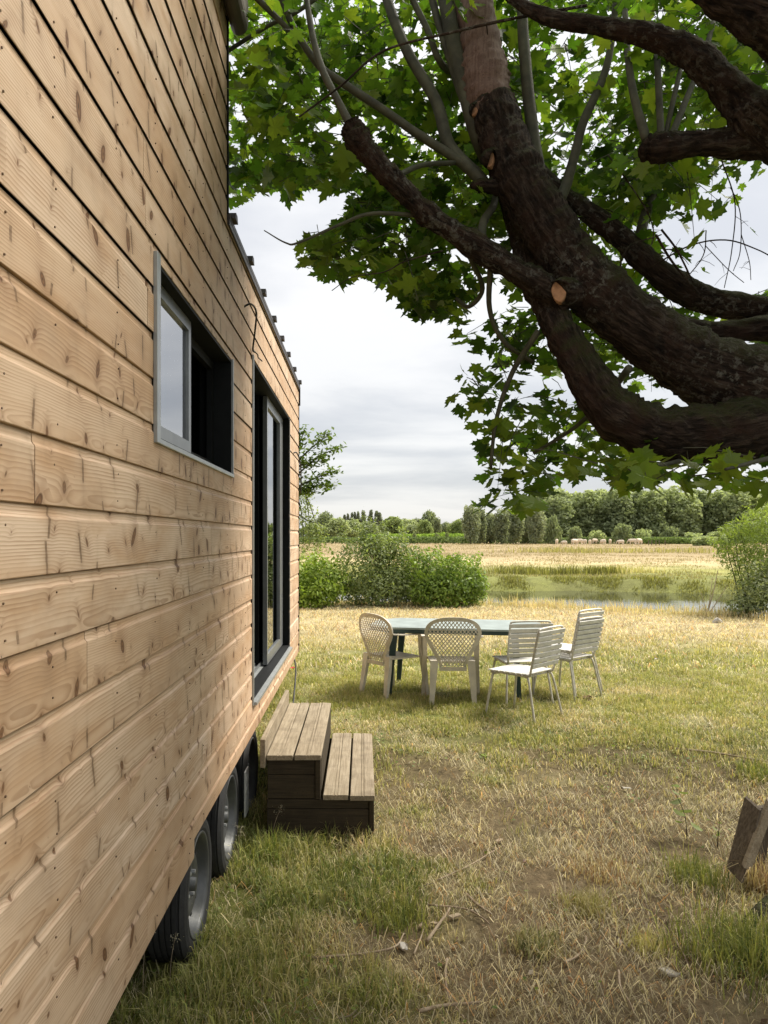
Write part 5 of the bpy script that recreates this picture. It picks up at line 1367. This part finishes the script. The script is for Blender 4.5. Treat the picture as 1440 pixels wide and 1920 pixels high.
# ------------------------------------------------------------------ grass
def blades(x, y, h, lean, az, w, col, droop=0.35):
    n = len(x); z = gz(x, y) - 0.006
    b = np.stack([x, y, z], 1); d = np.stack([np.cos(az), np.sin(az), 0 * az], 1); s = np.stack([-np.sin(az + RNG.normal(0, .6, n)), np.cos(az), 0 * az], 1) * w[:, None]
    up = np.array((0, 0, 1.0))[None]
    mid = b + d * (lean * h * 0.42)[:, None] + up * (h * 0.62 * np.sqrt(np.clip(1 - (lean * 0.6) ** 2, 0.02, 1)))[:, None]
    tip = b + d * (lean * h)[:, None] + up * (h * np.sqrt(np.clip(1 - lean ** 2, 0.01, 1)) * (1 - droop * np.clip(lean, 0, 1)) + 0.004)[:, None]
    V = np.stack([b - s, b + s, mid - s * 0.75, mid + s * 0.75, tip], 1).reshape(-1, 3)
    I_ = np.arange(n)[:, None] * 5
    T = np.concatenate([I_ + np.array(t) for t in ((0, 1, 3), (0, 3, 2), (2, 3, 4))])
    return V, T, np.repeat(col, 5, 0)
def clear_of(x, y, m_=0.0):
    ok = ~((x > -0.60 - m_) & (x < 0.062) & (y > SY0 + 0.01) & (y < SY1))
    for yc in (3.27, 4.05, 4.83): ok &= ~((x > -0.87) & (x < -0.695) & (np.abs(y - yc) < 0.20))
    return ok & (x > -1.6)
def sample(n, x0, x1, y0, y1):
    x = RNG.uniform(x0, x1, n); y = RNG.uniform(y0, y1, n); ok = clear_of(x, y)
    return x[ok], y[ok]
def mixcol(a, b, t): return a[None] * (1 - t[:, None]) + b[None] * t[:, None]
# living grass
parts_g = []
def living(n, x0, x1, y0, y1, w0, hs=1.0, far=False):
    x, y = sample(n, x0, x1, y0, y1); c, bare, green, n_, n2, n3 = turf_colour(x, y)
    tuft = fbm(x * 4.2, y * 4.2, 3, 1.5)
    pr = np.clip(0.25 + 0.9 * green - 0.9 * bare, 0.05, 1) * smooth(0.34, 0.56, tuft + 0.05 * green)
    ok = RNG.random(len(x)) < pr; x, y, c, bare, green, tuft, n_, n2 = [q[ok] for q in (x, y, c, bare, green, tuft, n_, n2)]
    m_ = len(x); hw = (1 - smooth(-0.35, 0.45, x)) * (1 - smooth(4.4, 6.0, y))
    h = (0.022 + 0.055 * tuft * RNG.uniform(0.4, 1.6, m_) + 0.03 * green * tuft + 0.11 * hw * smooth(0.42, 0.66, tuft) * RNG.random(m_) ** 1.5) * hs
    gcol = mixcol(GREEN * 1.1, LIME, np.clip(RNG.normal(0.30, 0.30, m_) + 0.8 * (n_ - 0.5) + 0.35 * smooth(4.5, 7, y), 0, 1)); dcol = mixcol(STRAW, TAN, RNG.random(m_))
    td = np.clip(1 - green + RNG.normal(0.12, 0.30, m_) + 0.9 * (n2 - 0.5), 0, 1); col = gcol * (1 - td[:, None]) + dcol * td[:, None]; col *= RNG.uniform(0.7, 1.25, (m_, 1))
    return blades(x, y, h, RNG.uniform(0.15, 0.97, m_), RNG.uniform(0, 6.28, m_), w0 * RNG.uniform(0.6, 1.4, m_), col)
def straw(n, x0, x1, y0, y1, w0, l0, l1):
    x, y = sample(n, x0, x1, y0, y1); c, bare, green, n_, n2, n3 = turf_colour(x, y)
    cl = fbm(x * 2.6, y * 2.6, 3, 6.6)
    pr = np.clip(1.05 - 0.75 * green - 0.35 * bare, 0.10, 1) * smooth(0.28, 0.60, cl + 0.04)
    ok = RNG.random(len(x)) < pr; x, y, n2, cl = x[ok], y[ok], n2[ok], cl[ok]; m_ = len(x)
    col = mixcol(STRAW, GREY, RNG.random(m_)) * (0.38 + 1.05 * RNG.random((m_, 1)) ** 1.5); rd = RNG.random(m_) < 0.10; col[rd] *= np.array((0.95, 0.62, 0.42))
    return blades(x, y, l0 + (l1 * 1.35 - l0) * RNG.random(m_) ** 1.6, 1 - 0.13 * RNG.random(m_) ** 1.5, RNG.uniform(0, 6.28, m_), w0 * RNG.uniform(0.6, 1.3, m_), col, 0.6)
def join(name, lst, label, cat, mat='grass'):
    V = []; T = []; C_ = []; o_ = 0
    for v, t, c in lst: V.append(v); T.append(t + o_); C_.append(c); o_ += len(v)
    tag(big(name, np.concatenate(V), np.concatenate(T), MT[mat], None, col=np.concatenate(C_)), label, cat, kind='stuff')
LAWN = [living(150000, -1.6, 3.2, 1.2, 5.0, 0.0021), living(120000, -1.2, 4.6, 5.0, 9.0, 0.0026), living(130000, -2.0, 9.5, 9.0, 19.0, 0.0052, 1.0)]
join('dry_straw', [straw(105000, -0.9, 3.2, 1.2, 5.0, 0.0016, 0.02, 0.10), straw(110000, -1.0, 4.8, 5.0, 9.0, 0.0018, 0.025, 0.08), straw(70000, -2.0, 10, 9.0, 18.8, 0.0045, 0.04, 0.12)], 'dry straw and withered grass lying on the bare ground', 'dry grass')
# clover and broad-leaved weeds among the grass
x, y = sample(16000, -1.0, 3.0, 1.6, 6.5); _, bare, green, n_, n2, n3 = turf_colour(x, y)
ok = RNG.random(len(x)) < (0.55 * green ** 2 * smooth(0.50, 0.62, fbm(x * 3.1, y * 3.1, 3, 21)) + 0.01); x, y = x[ok], y[ok]; n = len(x)
pc = np.stack([x, y, gz(x, y) + RNG.uniform(0.012, 0.055, n)], 1)
V, T, C_ = leaf_cards(pc, np.tile((0, 0, 2.2), (n, 1)), RNG.uniform(0.006, 0.014, n), mixcol(GREEN * 1.2, np.array((0.20, 0.25, 0.04)), RNG.random(n)), 0.8)
tag(big('clover', V, T, MT['bleaf'], None, col=C_), 'clover and small broad leaved weeds in the green turf', 'clover', kind='stuff')
# litter of bark flakes, crumbled leaves and short twigs
x, y = sample(2600, -0.6, 3.2, 1.6, 7.0); _, bare, green, n_, n2, n3 = turf_colour(x, y)
ok = RNG.random(len(x)) < np.clip(0.9 - 0.9 * green, 0.05, 1) * smooth(0.40, 0.62, fbm(x * 1.9, y * 1.9, 3, 31)); x, y = x[ok], y[ok]; n = len(x)
pc = np.stack([x, y, gz(x, y) + RNG.uniform(0.004, 0.02, n)], 1)
pal = np.array([(0.28, 0.19, 0.11), (0.13, 0.08, 0.045), (0.50, 0.42, 0.30), (0.36, 0.20, 0.10), (0.42, 0.36, 0.28)])
V, T, C_ = leaf_cards(pc, np.tile((0, 0, 1.4), (n, 1)), RNG.uniform(0.006, 0.020, n), pal[RNG.integers(0, 5, n)] * RNG.uniform(.7, 1.2, (n, 1)), 0.55)
x, y = sample(420, -0.5, 3.2, 1.8, 6.5); n = len(x); a_ = RNG.uniform(0, 6.28, n); l_ = RNG.uniform(0.03, 0.13, n); d_ = np.stack([np.cos(a_), np.sin(a_), RNG.normal(0, .08, n)], 1) * l_[:, None]
b_ = np.stack([x, y, gz(x, y) + 0.014], 1); w_ = np.stack([-np.sin(a_), np.cos(a_), 0 * a_], 1) * 0.0022; u_ = np.array((0, 0, 0.004))[None]
bend = np.cross(d_, (0, 0, 1.0)) * RNG.normal(0, .12, (n, 1))
V2 = np.stack([b_ - w_, b_ + w_, b_ + u_, b_ + d_ * .5 + bend - w_, b_ + d_ * .5 + bend + w_, b_ + d_ * .5 + bend + u_, b_ + d_ + u_ * .5], 1).reshape(-1, 3); I_ = np.arange(n)[:, None] * 7
T2 = np.concatenate([I_ + np.array(t) for t in ((0, 3, 2), (3, 5, 2), (1, 2, 4), (2, 5, 4), (0, 1, 3), (1, 4, 3), (3, 6, 5), (5, 6, 4), (3, 4, 6))])
C2 = np.repeat(mixcol(np.array((0.14, 0.095, 0.06)), np.array((0.46, 0.39, 0.28)), RNG.random(n)), 7, 0)
tag(big('leaf_litter', np.concatenate([V, V2]), np.concatenate([T, T2 + len(V)]), MT['grass'], None, col=np.concatenate([C_, C2])), 'crumbled dead leaves, bark flakes and twigs over the bare ground', 'litter', kind='stuff')
# rank growth: fringe along the bank, far bank, pasture
def fringe(n, fx_, hlo, hhi, w0, ca, cb, x0=-3.0, x1=12.0, jit=0.5):
    x = RNG.uniform(x0, x1, n); y = fx_(x) + RNG.normal(0, jit, n); cl = fbm(x * 1.1, y * 0.9, 3, 3.1); ok = RNG.random(n) < smooth(0.36, 0.62, cl)
    x, y, cl = x[ok], y[ok], cl[ok]; m_ = len(x)
    return blades(x, y, RNG.uniform(hlo, hhi, m_) * (0.5 + cl), RNG.uniform(0.05, 0.6, m_), RNG.uniform(0, 6.28, m_), w0 * RNG.uniform(.6, 1.4, m_), mixcol(ca, cb, RNG.random(m_)) * RNG.uniform(.7, 1.2, (m_, 1)))
join('bank_grass', [fringe(9000, lambda x: lawn_edge(x) - 0.25, 0.08, 0.26, 0.006, STRAW, TAN), fringe(1800, lambda x: lawn_edge(x) + 0.3, 0.12, 0.36, 0.007, STRAW, LIME),
    fringe(16000, lambda x: far_edge(x) + 1.1, 0.05, 0.17, 0.013, LIME * 0.4, LIME * 0.75, -4, 19, 0.55), fringe(9000, lambda x: far_edge(x) + 4.5, 0.05, 0.14, 0.014, LIME * 0.55, STRAW * 0.6, -4, 22, 2.0)], 'rank grass fringing both banks of the river', 'grass')
def pasture(n, y0, y1, h0, h1, w0):
    u = RNG.random(n); y = y0 * (y1 / y0) ** u; x = RNG.uniform(-0.12, 0.60, n) * y
    g_ = 1 - smooth(8, 34, y - far_edge(x) + 14 * (fbm(x * 0.33, y * 0.33, 3, 12) - 0.5)); cl = fbm(x * 0.35, y * 0.35, 4, 8.8); ok = RNG.random(n) < smooth(0.36, 0.60, cl)
    x, y, g_, cl = x[ok], y[ok], g_[ok], cl[ok]; m_ = len(x); sc = (y / y0) ** 0.6
    col = mixcol(np.array((0.33, 0.26, 0.15)), np.array((0.30, 0.255, 0.14)), RNG.random(m_)) * (1 - 0.75 * g_[:, None]) + mixcol(LIME * 0.6, STRAW * .6, RNG.random(m_)) * 0.75 * g_[:, None]
    return blades(x, y, RNG.uniform(h0, h1, m_) * (0.6 + 0.8 * cl) * sc, RNG.uniform(0.1, 0.7, m_), RNG.uniform(0, 6.28, m_), w0 * sc * RNG.uniform(.6, 1.4, m_), col * RNG.uniform(.75, 1.2, (m_, 1)))
def clump(n, px_, Y, rx, h0, h1, w0, ca, cb):
    x0 = (px_ - CX) / F * Y; x = x0 + RNG.normal(0, rx, n); y = Y + RNG.normal(0, rx * 0.8, n)
    return blades(x, y, RNG.uniform(h0, h1, n), RNG.uniform(0.05, 0.5, n), RNG.uniform(0, 6.28, n), w0 * RNG.uniform(.6, 1.3, n), mixcol(ca, cb, RNG.random(n)) * RNG.uniform(.7, 1.2, (n, 1)))
join('field_grass', [pasture(60000, 33, 200, 0.04, 0.12, 0.012), clump(500, 1122, 36, 0.45, 0.2, 0.55, 0.02, LIME * .4, LIME * 0.7), clump(700, 1160, 37, 0.9, 0.15, 0.45, 0.015, LIME, STRAW), clump(250, 1060, 36, 0.4, 0.2, 0.6, 0.02, LIME * .4, LIME * 0.7),
    clump(500, 975, 36, 0.7, 0.2, 0.55, 0.02, LIME * .4, LIME * 0.7), clump(500, 1060, 85, 3.0, 0.3, 0.8, 0.05, LIME * .8, STRAW * .7), clump(500, 1130, 88, 4.0, 0.3, 0.7, 0.05, LIME * .8, STRAW * .7), clump(400, 1330, 86, 4.0, 0.3, 0.8, 0.05, LIME * .8, STRAW * .7)], 'dry pasture grass with rough tufts across the river', 'grass')

# ------------------------------------------------------------------ odds and ends on the ground
def gp(px, py, dz=0.0):
    Y = 4.0
    for _ in range(12):
        x = (px - CX) / F * Y; Y = F * (H - lz(x, Y)) / (py - CY)
    x = (px - CX) / F * Y
    return np.array((x, Y, lz(x, Y) + dz))
def stick(pts, r, label):
    w_ = np.array([gp(a, b, r * 0.8 + 0.018 + (q if len(o_) else 0)) for (a, b, *o_), q in [((p[0], p[1]) + tuple(p[2:]), (p[2] if len(p) > 2 else 0)) for p in pts]])
    o_ = G().tube(crom(w_, 5), np.linspace(r * 1.2, r * 0.7, (len(w_) - 1) * 5 + 1), 6, True, 0.12, r * 1000).obj('fallen_stick', MT['stick'], None, sm=True)
    tag(o_, label, 'stick', 'fallen sticks on the lawn')
stick([(585, 1806), (680, 1798), (740, 1785), (757, 1760)], 0.005, 'long curved pale stick left of the bare patch')
stick([(801, 1774), (825, 1740), (838, 1722), (843, 1712)], 0.007, 'short thick stick on the bare reddish soil')
stick([(776, 1798), (788, 1770), (794, 1752)], 0.004, 'thin straight stick just left of the bare reddish soil')
stick([(872, 1683), (895, 1705), (922, 1723)], 0.006, 'dark straight stick above the bare reddish soil')
stick([(803, 1705), (870, 1712), (905, 1730), (918, 1742)], 0.004, 'thin dark bent stick running into the dark straight stick')
stick([(838, 1808), (835, 1840), (842, 1880), (870, 1920)], 0.005, 'long pale stick running off the bottom edge')
stick([(785, 1908), (830, 1897), (880, 1893), (905, 1890)], 0.006, 'curved stick lying flat near the bottom edge')
stick([(820, 1658), (880, 1630), (930, 1600), (945, 1592)], 0.0035, 'slender pale stick in the straw between the steps and the planks')
stick([(648, 1618), (680, 1640), (718, 1648)], 0.004, 'dark twig on the grass below the steps')
stick([(1058, 1815), (1085, 1800), (1098, 1775), (1098, 1765)], 0.0045, 'hooked pale stick right of the bare soil')
stick([(1160, 1830), (1163, 1860), (1180, 1890), (1192, 1918)], 0.0045, 'pale curved stick in the bottom right grass')
stick([(1010, 1868), (1020, 1890), (1028, 1918)], 0.004, 'thin pale stick at the bottom edge centre')
stick([(1268, 1410), (1330, 1416), (1390, 1426), (1440, 1434)], 0.008, 'long straight stick on the yellow grass behind the leaning planks')
stick([(1255, 1725), (1262, 1760), (1280, 1795), (1295, 1830)], 0.0035, 'slender bent stick below the small plant')
stick([(690, 1860), (697, 1835), (700, 1820)], 0.0045, 'short forked stick in the straw at the bottom')
# curled dead leaves, wood chips, pebbles
def chip(px, py, s, name, mat, label, cat, group):
    c0 = gp(px, py, 0.012); a_ = random.uniform(0, 6.28); V = []
    prof = [(-1, 0), (-.5, -.42), (.2, -.5), (.8, -.25), (1.05, .05), (.6, .38), (-.1, .5), (-.7, .3)]
    for lay in (0.0, 0.006):
        for u, v in prof:
            x = u * math.cos(a_) - v * math.sin(a_); y = u * math.sin(a_) + v * math.cos(a_)
            V.append((c0[0] + x * s, c0[1] + y * s, c0[2] + 0.55 * s * (u * u * 0.35 + v * v * 0.8) + lay + s * 0.15 * math.sin(u * 4)))
    m_ = len(prof)
    o_ = obj(name, V, [tuple(range(m_ - 1, -1, -1)), tuple(range(m_, 2 * m_))] + [(i, (i + 1) % m_, m_ + (i + 1) % m_, m_ + i) for i in range(m_)], MT[mat])
    tag(o_, label, cat, group)
chip(984, 1622, 0.022, 'wood_chip', 'strip', 'small pinkish wood chip in the straw right of the steps', 'wood chip', None)
chip(1255, 1832, 0.042, 'dead_leaf', 'stone', 'crumpled pale leaf in the grass near the bottom right', 'leaf', 'dead leaves')
chip(757, 1783, 0.034, 'dead_leaf', 'stone', 'pale curled leaf at the end of the long curved stick', 'leaf', 'dead leaves')
chip(790, 1742, 0.020, 'dead_leaf', 'stick', 'small buff leaf left of the short thick stick', 'leaf', 'dead leaves')
chip(815, 1738, 0.022, 'dead_leaf', 'stick', 'small buff leaf beside the short thick stick', 'leaf', 'dead leaves')
chip(852, 1725, 0.032, 'dead_leaf', 'stick', 'buff leaf at the tip of the short thick stick', 'leaf', 'dead leaves')
chip(850, 1785, 0.020, 'dead_leaf', 'deadleaf', 'dark leaf on the bare reddish soil', 'leaf', 'dead leaves')
chip(935, 1582, 0.030, 'dead_leaf', 'stick', 'pale split bark flake in the straw', 'bark flake', None)
chip(1178, 1716, 0.022, 'dead_leaf', 'deadleaf', 'tan leaf in the rusty grass tuft', 'leaf', 'dead leaves')
chip(1175, 1483, 0.030, 'dead_leaf', 'stone', 'pale grey leaf on the yellow grass left of the small plant', 'leaf', 'dead leaves')
chip(1230, 1238, 0.035, 'dead_leaf', 'stone', 'pale leaf on the lawn right of the stacked chairs', 'leaf', 'dead leaves')
chip(908, 1422, 0.045, 'green_leaf', 'leafgreen', 'single dark green leaf fallen on the lawn before the chairs', 'leaf', None)
pile = thing('leaf_pile', 'small heap of dead leaves at the foot of the stacked chairs', 'leaf pile', gp(1103, 1313))
for i in range(26):
    c0 = np.array(gp(1103, 1313)) + (random.gauss(0, 0.05), random.gauss(0, 0.04), abs(random.gauss(0.02, 0.014))); s = random.uniform(0.018, 0.034); a_ = random.uniform(0, 6.28); tl = random.uniform(-.8, .8)
    d1 = np.array((math.cos(a_), math.sin(a_), tl * 0.6)); d2 = np.array((-math.sin(a_), math.cos(a_), random.uniform(-.5, .5)))
    obj('dead_leaf', [c0 - d1 * s, c0 - d2 * s * .6 + (0, 0, .006), c0 + d1 * s, c0 + d2 * s * .6 + (0, 0, .008)], [(0, 1, 2), (0, 2, 3)], MT['deadleaf'], pile)
# leaning planks and root at the right edge
pl = thing('plank_stack', 'broken grey planks leaning together at the right edge', 'planks', tuple(gp(1405, 1640)))
pb = gp(1385, 1640)
def slabq(c0, c1, wv, tv, nm, mat):
    c0, c1, wv, tv = map(np.array, (c0, c1, wv, tv)); V = []
    for k_ in range(5):
        u = k_ / 4; c_ = c0 * (1 - u) + c1 * u; j = 0.004 * math.sin(k_ * 2.1)
        for sa, sb in ((-1, -1), (1, -1), (1, 1), (-1, 1)): V.append(c_ + wv * sa * (0.5 + j) + tv * sb * 0.5)
    obj(nm, V, [(0, 1, 2, 3), (19, 18, 17, 16)] + [(r_ * 4 + i, (r_ + 1) * 4 + i, (r_ + 1) * 4 + (i + 1) % 4, r_ * 4 + (i + 1) % 4) for r_ in range(4) for i in range(4)], MT[mat], pl)
def pt(px, py, Y): return P(px, py, Y)
slabq(pt(1378, 1640, 3.78), pt(1412, 1506, 3.86), (0.012, 0.002, 0.004), (-0.02, 0.11, 0.03), 'plank', 'old')
slabq(pt(1412, 1640, 3.88), pt(1432, 1512, 3.93), (0.10, 0.012, 0.002), (0, 0.022, 0.006), 'plank', 'old')
slabq(pt(1400, 1625, 3.72), pt(1446, 1502, 3.84), (0.042, 0.010, -0.012), (0.0, 0.022, 0.012), 'plank', 'tread')
slabq(pt(1470, 1650, 3.80), pt(1490, 1500, 3.90), (0.09, 0.03, 0.0), (0, 0.03, 0.006), 'plank', 'old')
rt = G().tube(crom([gp(1540, 1690, 0.06), gp(1470, 1700, 0.02), gp(1430, 1715, 0.0), gp(1390, 1735, -0.03)], 5), np.linspace(0.08, 0.03, 16), 10, True, 0.25, 3).obj('tree_root', MT['bark'], None, sm=True)
tag(rt, 'mossy surface root in the grass below the leaning planks', 'root')
def tuft(name, label, px, py, n, h0, h1, w0, ca, cb, spread=0.05, lean=(0.1, 0.8)):
    b_ = gp(px, py); x = b_[0] + RNG.normal(0, spread, n); y = b_[1] + RNG.normal(0, spread, n)
    v, t, c = blades(x, y, RNG.uniform(h0, h1, n), RNG.uniform(*lean, n), RNG.uniform(0, 6.28, n), w0 * RNG.uniform(.6, 1.3, n), mixcol(np.array(ca), np.array(cb), RNG.random(n)) * RNG.uniform(.7, 1.2, (n, 1)))
    LAWN.append((v, t, c))
RUST = (0.30, 0.15, 0.075)
tuft('grass_tuft', 'rusty drooping dry grass against the leaning planks', 1425, 1668, 190, 0.12, 0.30, 0.002, RUST, STRAW, 0.035, (0.3, 0.95))
tuft('grass_tuft', 'long green grass at the bottom right corner', 1400, 1800, 1300, 0.08, 0.22, 0.0022, GREEN, LIME, 0.13)
tuft('grass_tuft', 'green tuft left of the leaning planks', 1300, 1650, 600, 0.06, 0.17, 0.002, GREEN, LIME, 0.08)
tuft('grass_tuft', 'grey green domed tuft in the straw at lower right', 1100, 1705, 520, 0.05, 0.12, 0.0019, LIME * 0.7, STRAW * .8, 0.055)
tuft('grass_tuft', 'green domed tuft near the hooked stick', 1005, 1775, 520, 0.04, 0.10, 0.0019, GREEN, STRAW, 0.055)
tuft('grass_tuft', 'rusty dry tuft in the middle of the right lawn', 1130, 1640, 520, 0.03, 0.08, 0.0019, RUST, STRAW, 0.10)
tuft('grass_tuft', 'green tuft on the edge of the bare soil', 745, 1722, 700, 0.05, 0.13, 0.0019, GREEN, LIME, 0.08)
tuft('grass_tuft', 'bright green tuft at the near corner of the steps', 505, 1610, 260, 0.08, 0.22, 0.0022, GREEN * 1.4, LIME, 0.045)
tuft('grass_tuft', 'green clump on the yellow lawn at the right edge', 1420, 1455, 420, 0.05, 0.12, 0.0022, GREEN * 1.3, LIME, 0.07)
tuft('grass_tuft', 'pale lime tuft beside the crumpled pale leaf', 1215, 1775, 380, 0.03, 0.08, 0.002, LIME * 1.2, STRAW, 0.05)
join('lawn_grass', LAWN, 'patchy green and yellow lawn grass around the house and table', 'grass')
# flowering stalks beside the wheels
def stalk(px, py, h, label, lean):
    b_ = gp(px, py); t = thing('seed_stalk', label, 'weed', tuple(b_), 0, 'seeding weed stalks by the wheels')
    tip = b_ + (lean, 0.02, h); q = crom([b_, b_ + (lean * 0.35, 0, h * 0.55), tip], 5); G().tube(q, np.linspace(0.0016, 0.0008, len(q)), 4).obj('stem', MT['stick'], t)
    n = 46; u = RNG.random(n) ** 0.8; p = tip[None] - np.outer(u * h * 0.22, np.array((lean / h, 0, 1))) + RNG.normal(0, 0.013, (n, 3)) * (0.4 + u)[:, None]
    V, T, C_ = leaf_cards(p, np.tile((0, 0, 1.0), (n, 1)), RNG.uniform(.0022, .0045, n), np.tile((0.42, 0.38, 0.31), (n, 1)) * RNG.uniform(.7, 1.2, (n, 1)), 0.7)
    tag(big('seed_head', V, T, MT['bleaf'], t, col=C_), kind='stuff')
stalk(508, 1585, 0.22, 'tall seed stalk standing before the dark step side', 0.06)
stalk(446, 1630, 0.22, 'branched seed stalk beside the second wheel', 0.015)
stalk(345, 1795, 0.30, 'branched seed stalk in front of the first wheel', -0.01)
stalk(268, 1870, 0.26, 'slim seed stalk under the house edge near the bottom', 0.01)
stalk(318, 1850, 0.20, 'short seed stalk between the first wheel and the bottom edge', 0.02)
stalk(450, 1600, 0.15, 'small seed stalk between the second wheel and the steps', -0.02)
# shoots with round leaves
def seedling(px, py, h, label, n, ls, lean):
    b_ = gp(px, py); t = thing('seedling', label, 'seedling', tuple(b_)); tip = b_ + (lean, 0.03, h)
    q = crom([b_, b_ + (lean * 0.2, 0, h * 0.5), tip], 5); G().tube(q, np.linspace(0.003, 0.0012, len(q)), 5).obj('stem', MT['bark'], t)
    for i in range(n):
        p = q[min(len(q) - 1, 3 + i * (len(q) - 3) // n)] + np.array((random.gauss(0, 0.03), random.gauss(0, 0.03), random.gauss(0, .012))); a_ = random.uniform(0, 6.28); m_ = 9
        s = ls * random.uniform(.7, 1.2); tl = random.uniform(-.5, .5)
        V = [p] + [p + np.array((math.cos(a_) * u - math.sin(a_) * v, math.sin(a_) * u + math.cos(a_) * v, -0.3 * abs(v) + tl * u)) * s for u, v in [(1 + math.cos(k * 2 * math.pi / m_), 0.75 * math.sin(k * 2 * math.pi / m_)) for k in range(m_)]]
        g = obj('leaf', V, [(0, 1 + k, 1 + (k + 1) % m_) for k in range(m_)], MT['leaf'], t, col=np.array((0.17, 0.22, 0.025)) * random.uniform(.7, 1.4))
seedling(1288, 1575, 0.30, 'young shoot with round green leaves growing left of the planks', 11, 0.030, -0.075)
seedling(1345, 1590, 0.16, 'low bramble sprig at the foot of the leaning planks', 6, 0.018, 0.03)
rp = thing('poppy', 'tiny red flower at the far corner under the house', 'flower', tuple(gp(549, 1262)))
b_ = np.array(gp(549, 1262)); G().tube([b_, b_ + (0, 0, 0.05)], 0.002, 4).obj('stem', MT['stick'], rp)
g = G(); 
for k in range(5):
    a_ = k * 1.257; g.add([b_ + (0, 0, .05), b_ + (math.cos(a_) * .025, math.sin(a_) * .025, .065), b_ + (math.cos(a_ + .6) * .03, math.sin(a_ + .6) * .03, .07), b_ + (math.cos(a_ + 1.25) * .025, math.sin(a_ + 1.25) * .025, .062)], [(0, 1, 2, 3)])
g.obj('petals', MT['petal'], rp)
for i, (px_, py_, s) in enumerate([(1345, 1168, 0.10), (1420, 1160, 0.16), (1365, 1158, 0.07)]):
    b_ = gp(px_, py_); V, Fc = tube(crom([b_ - (s, 0, 0.02), b_ + (0, 0, s * 0.45), b_ + (s, 0.02, 0)], 4), np.interp(np.linspace(0, 1, 9), [0, .5, 1], [s * .25, s * .62, s * .2]), 9, True, 0.3, i)
    tag(obj('boulder', V, Fc, MT['stone'], None), ['small pale stone at the foot of the feathery bush', 'large pale stone at the right edge by the bush', 'smallest pale stone behind the riverbank grass'][i], 'stone')
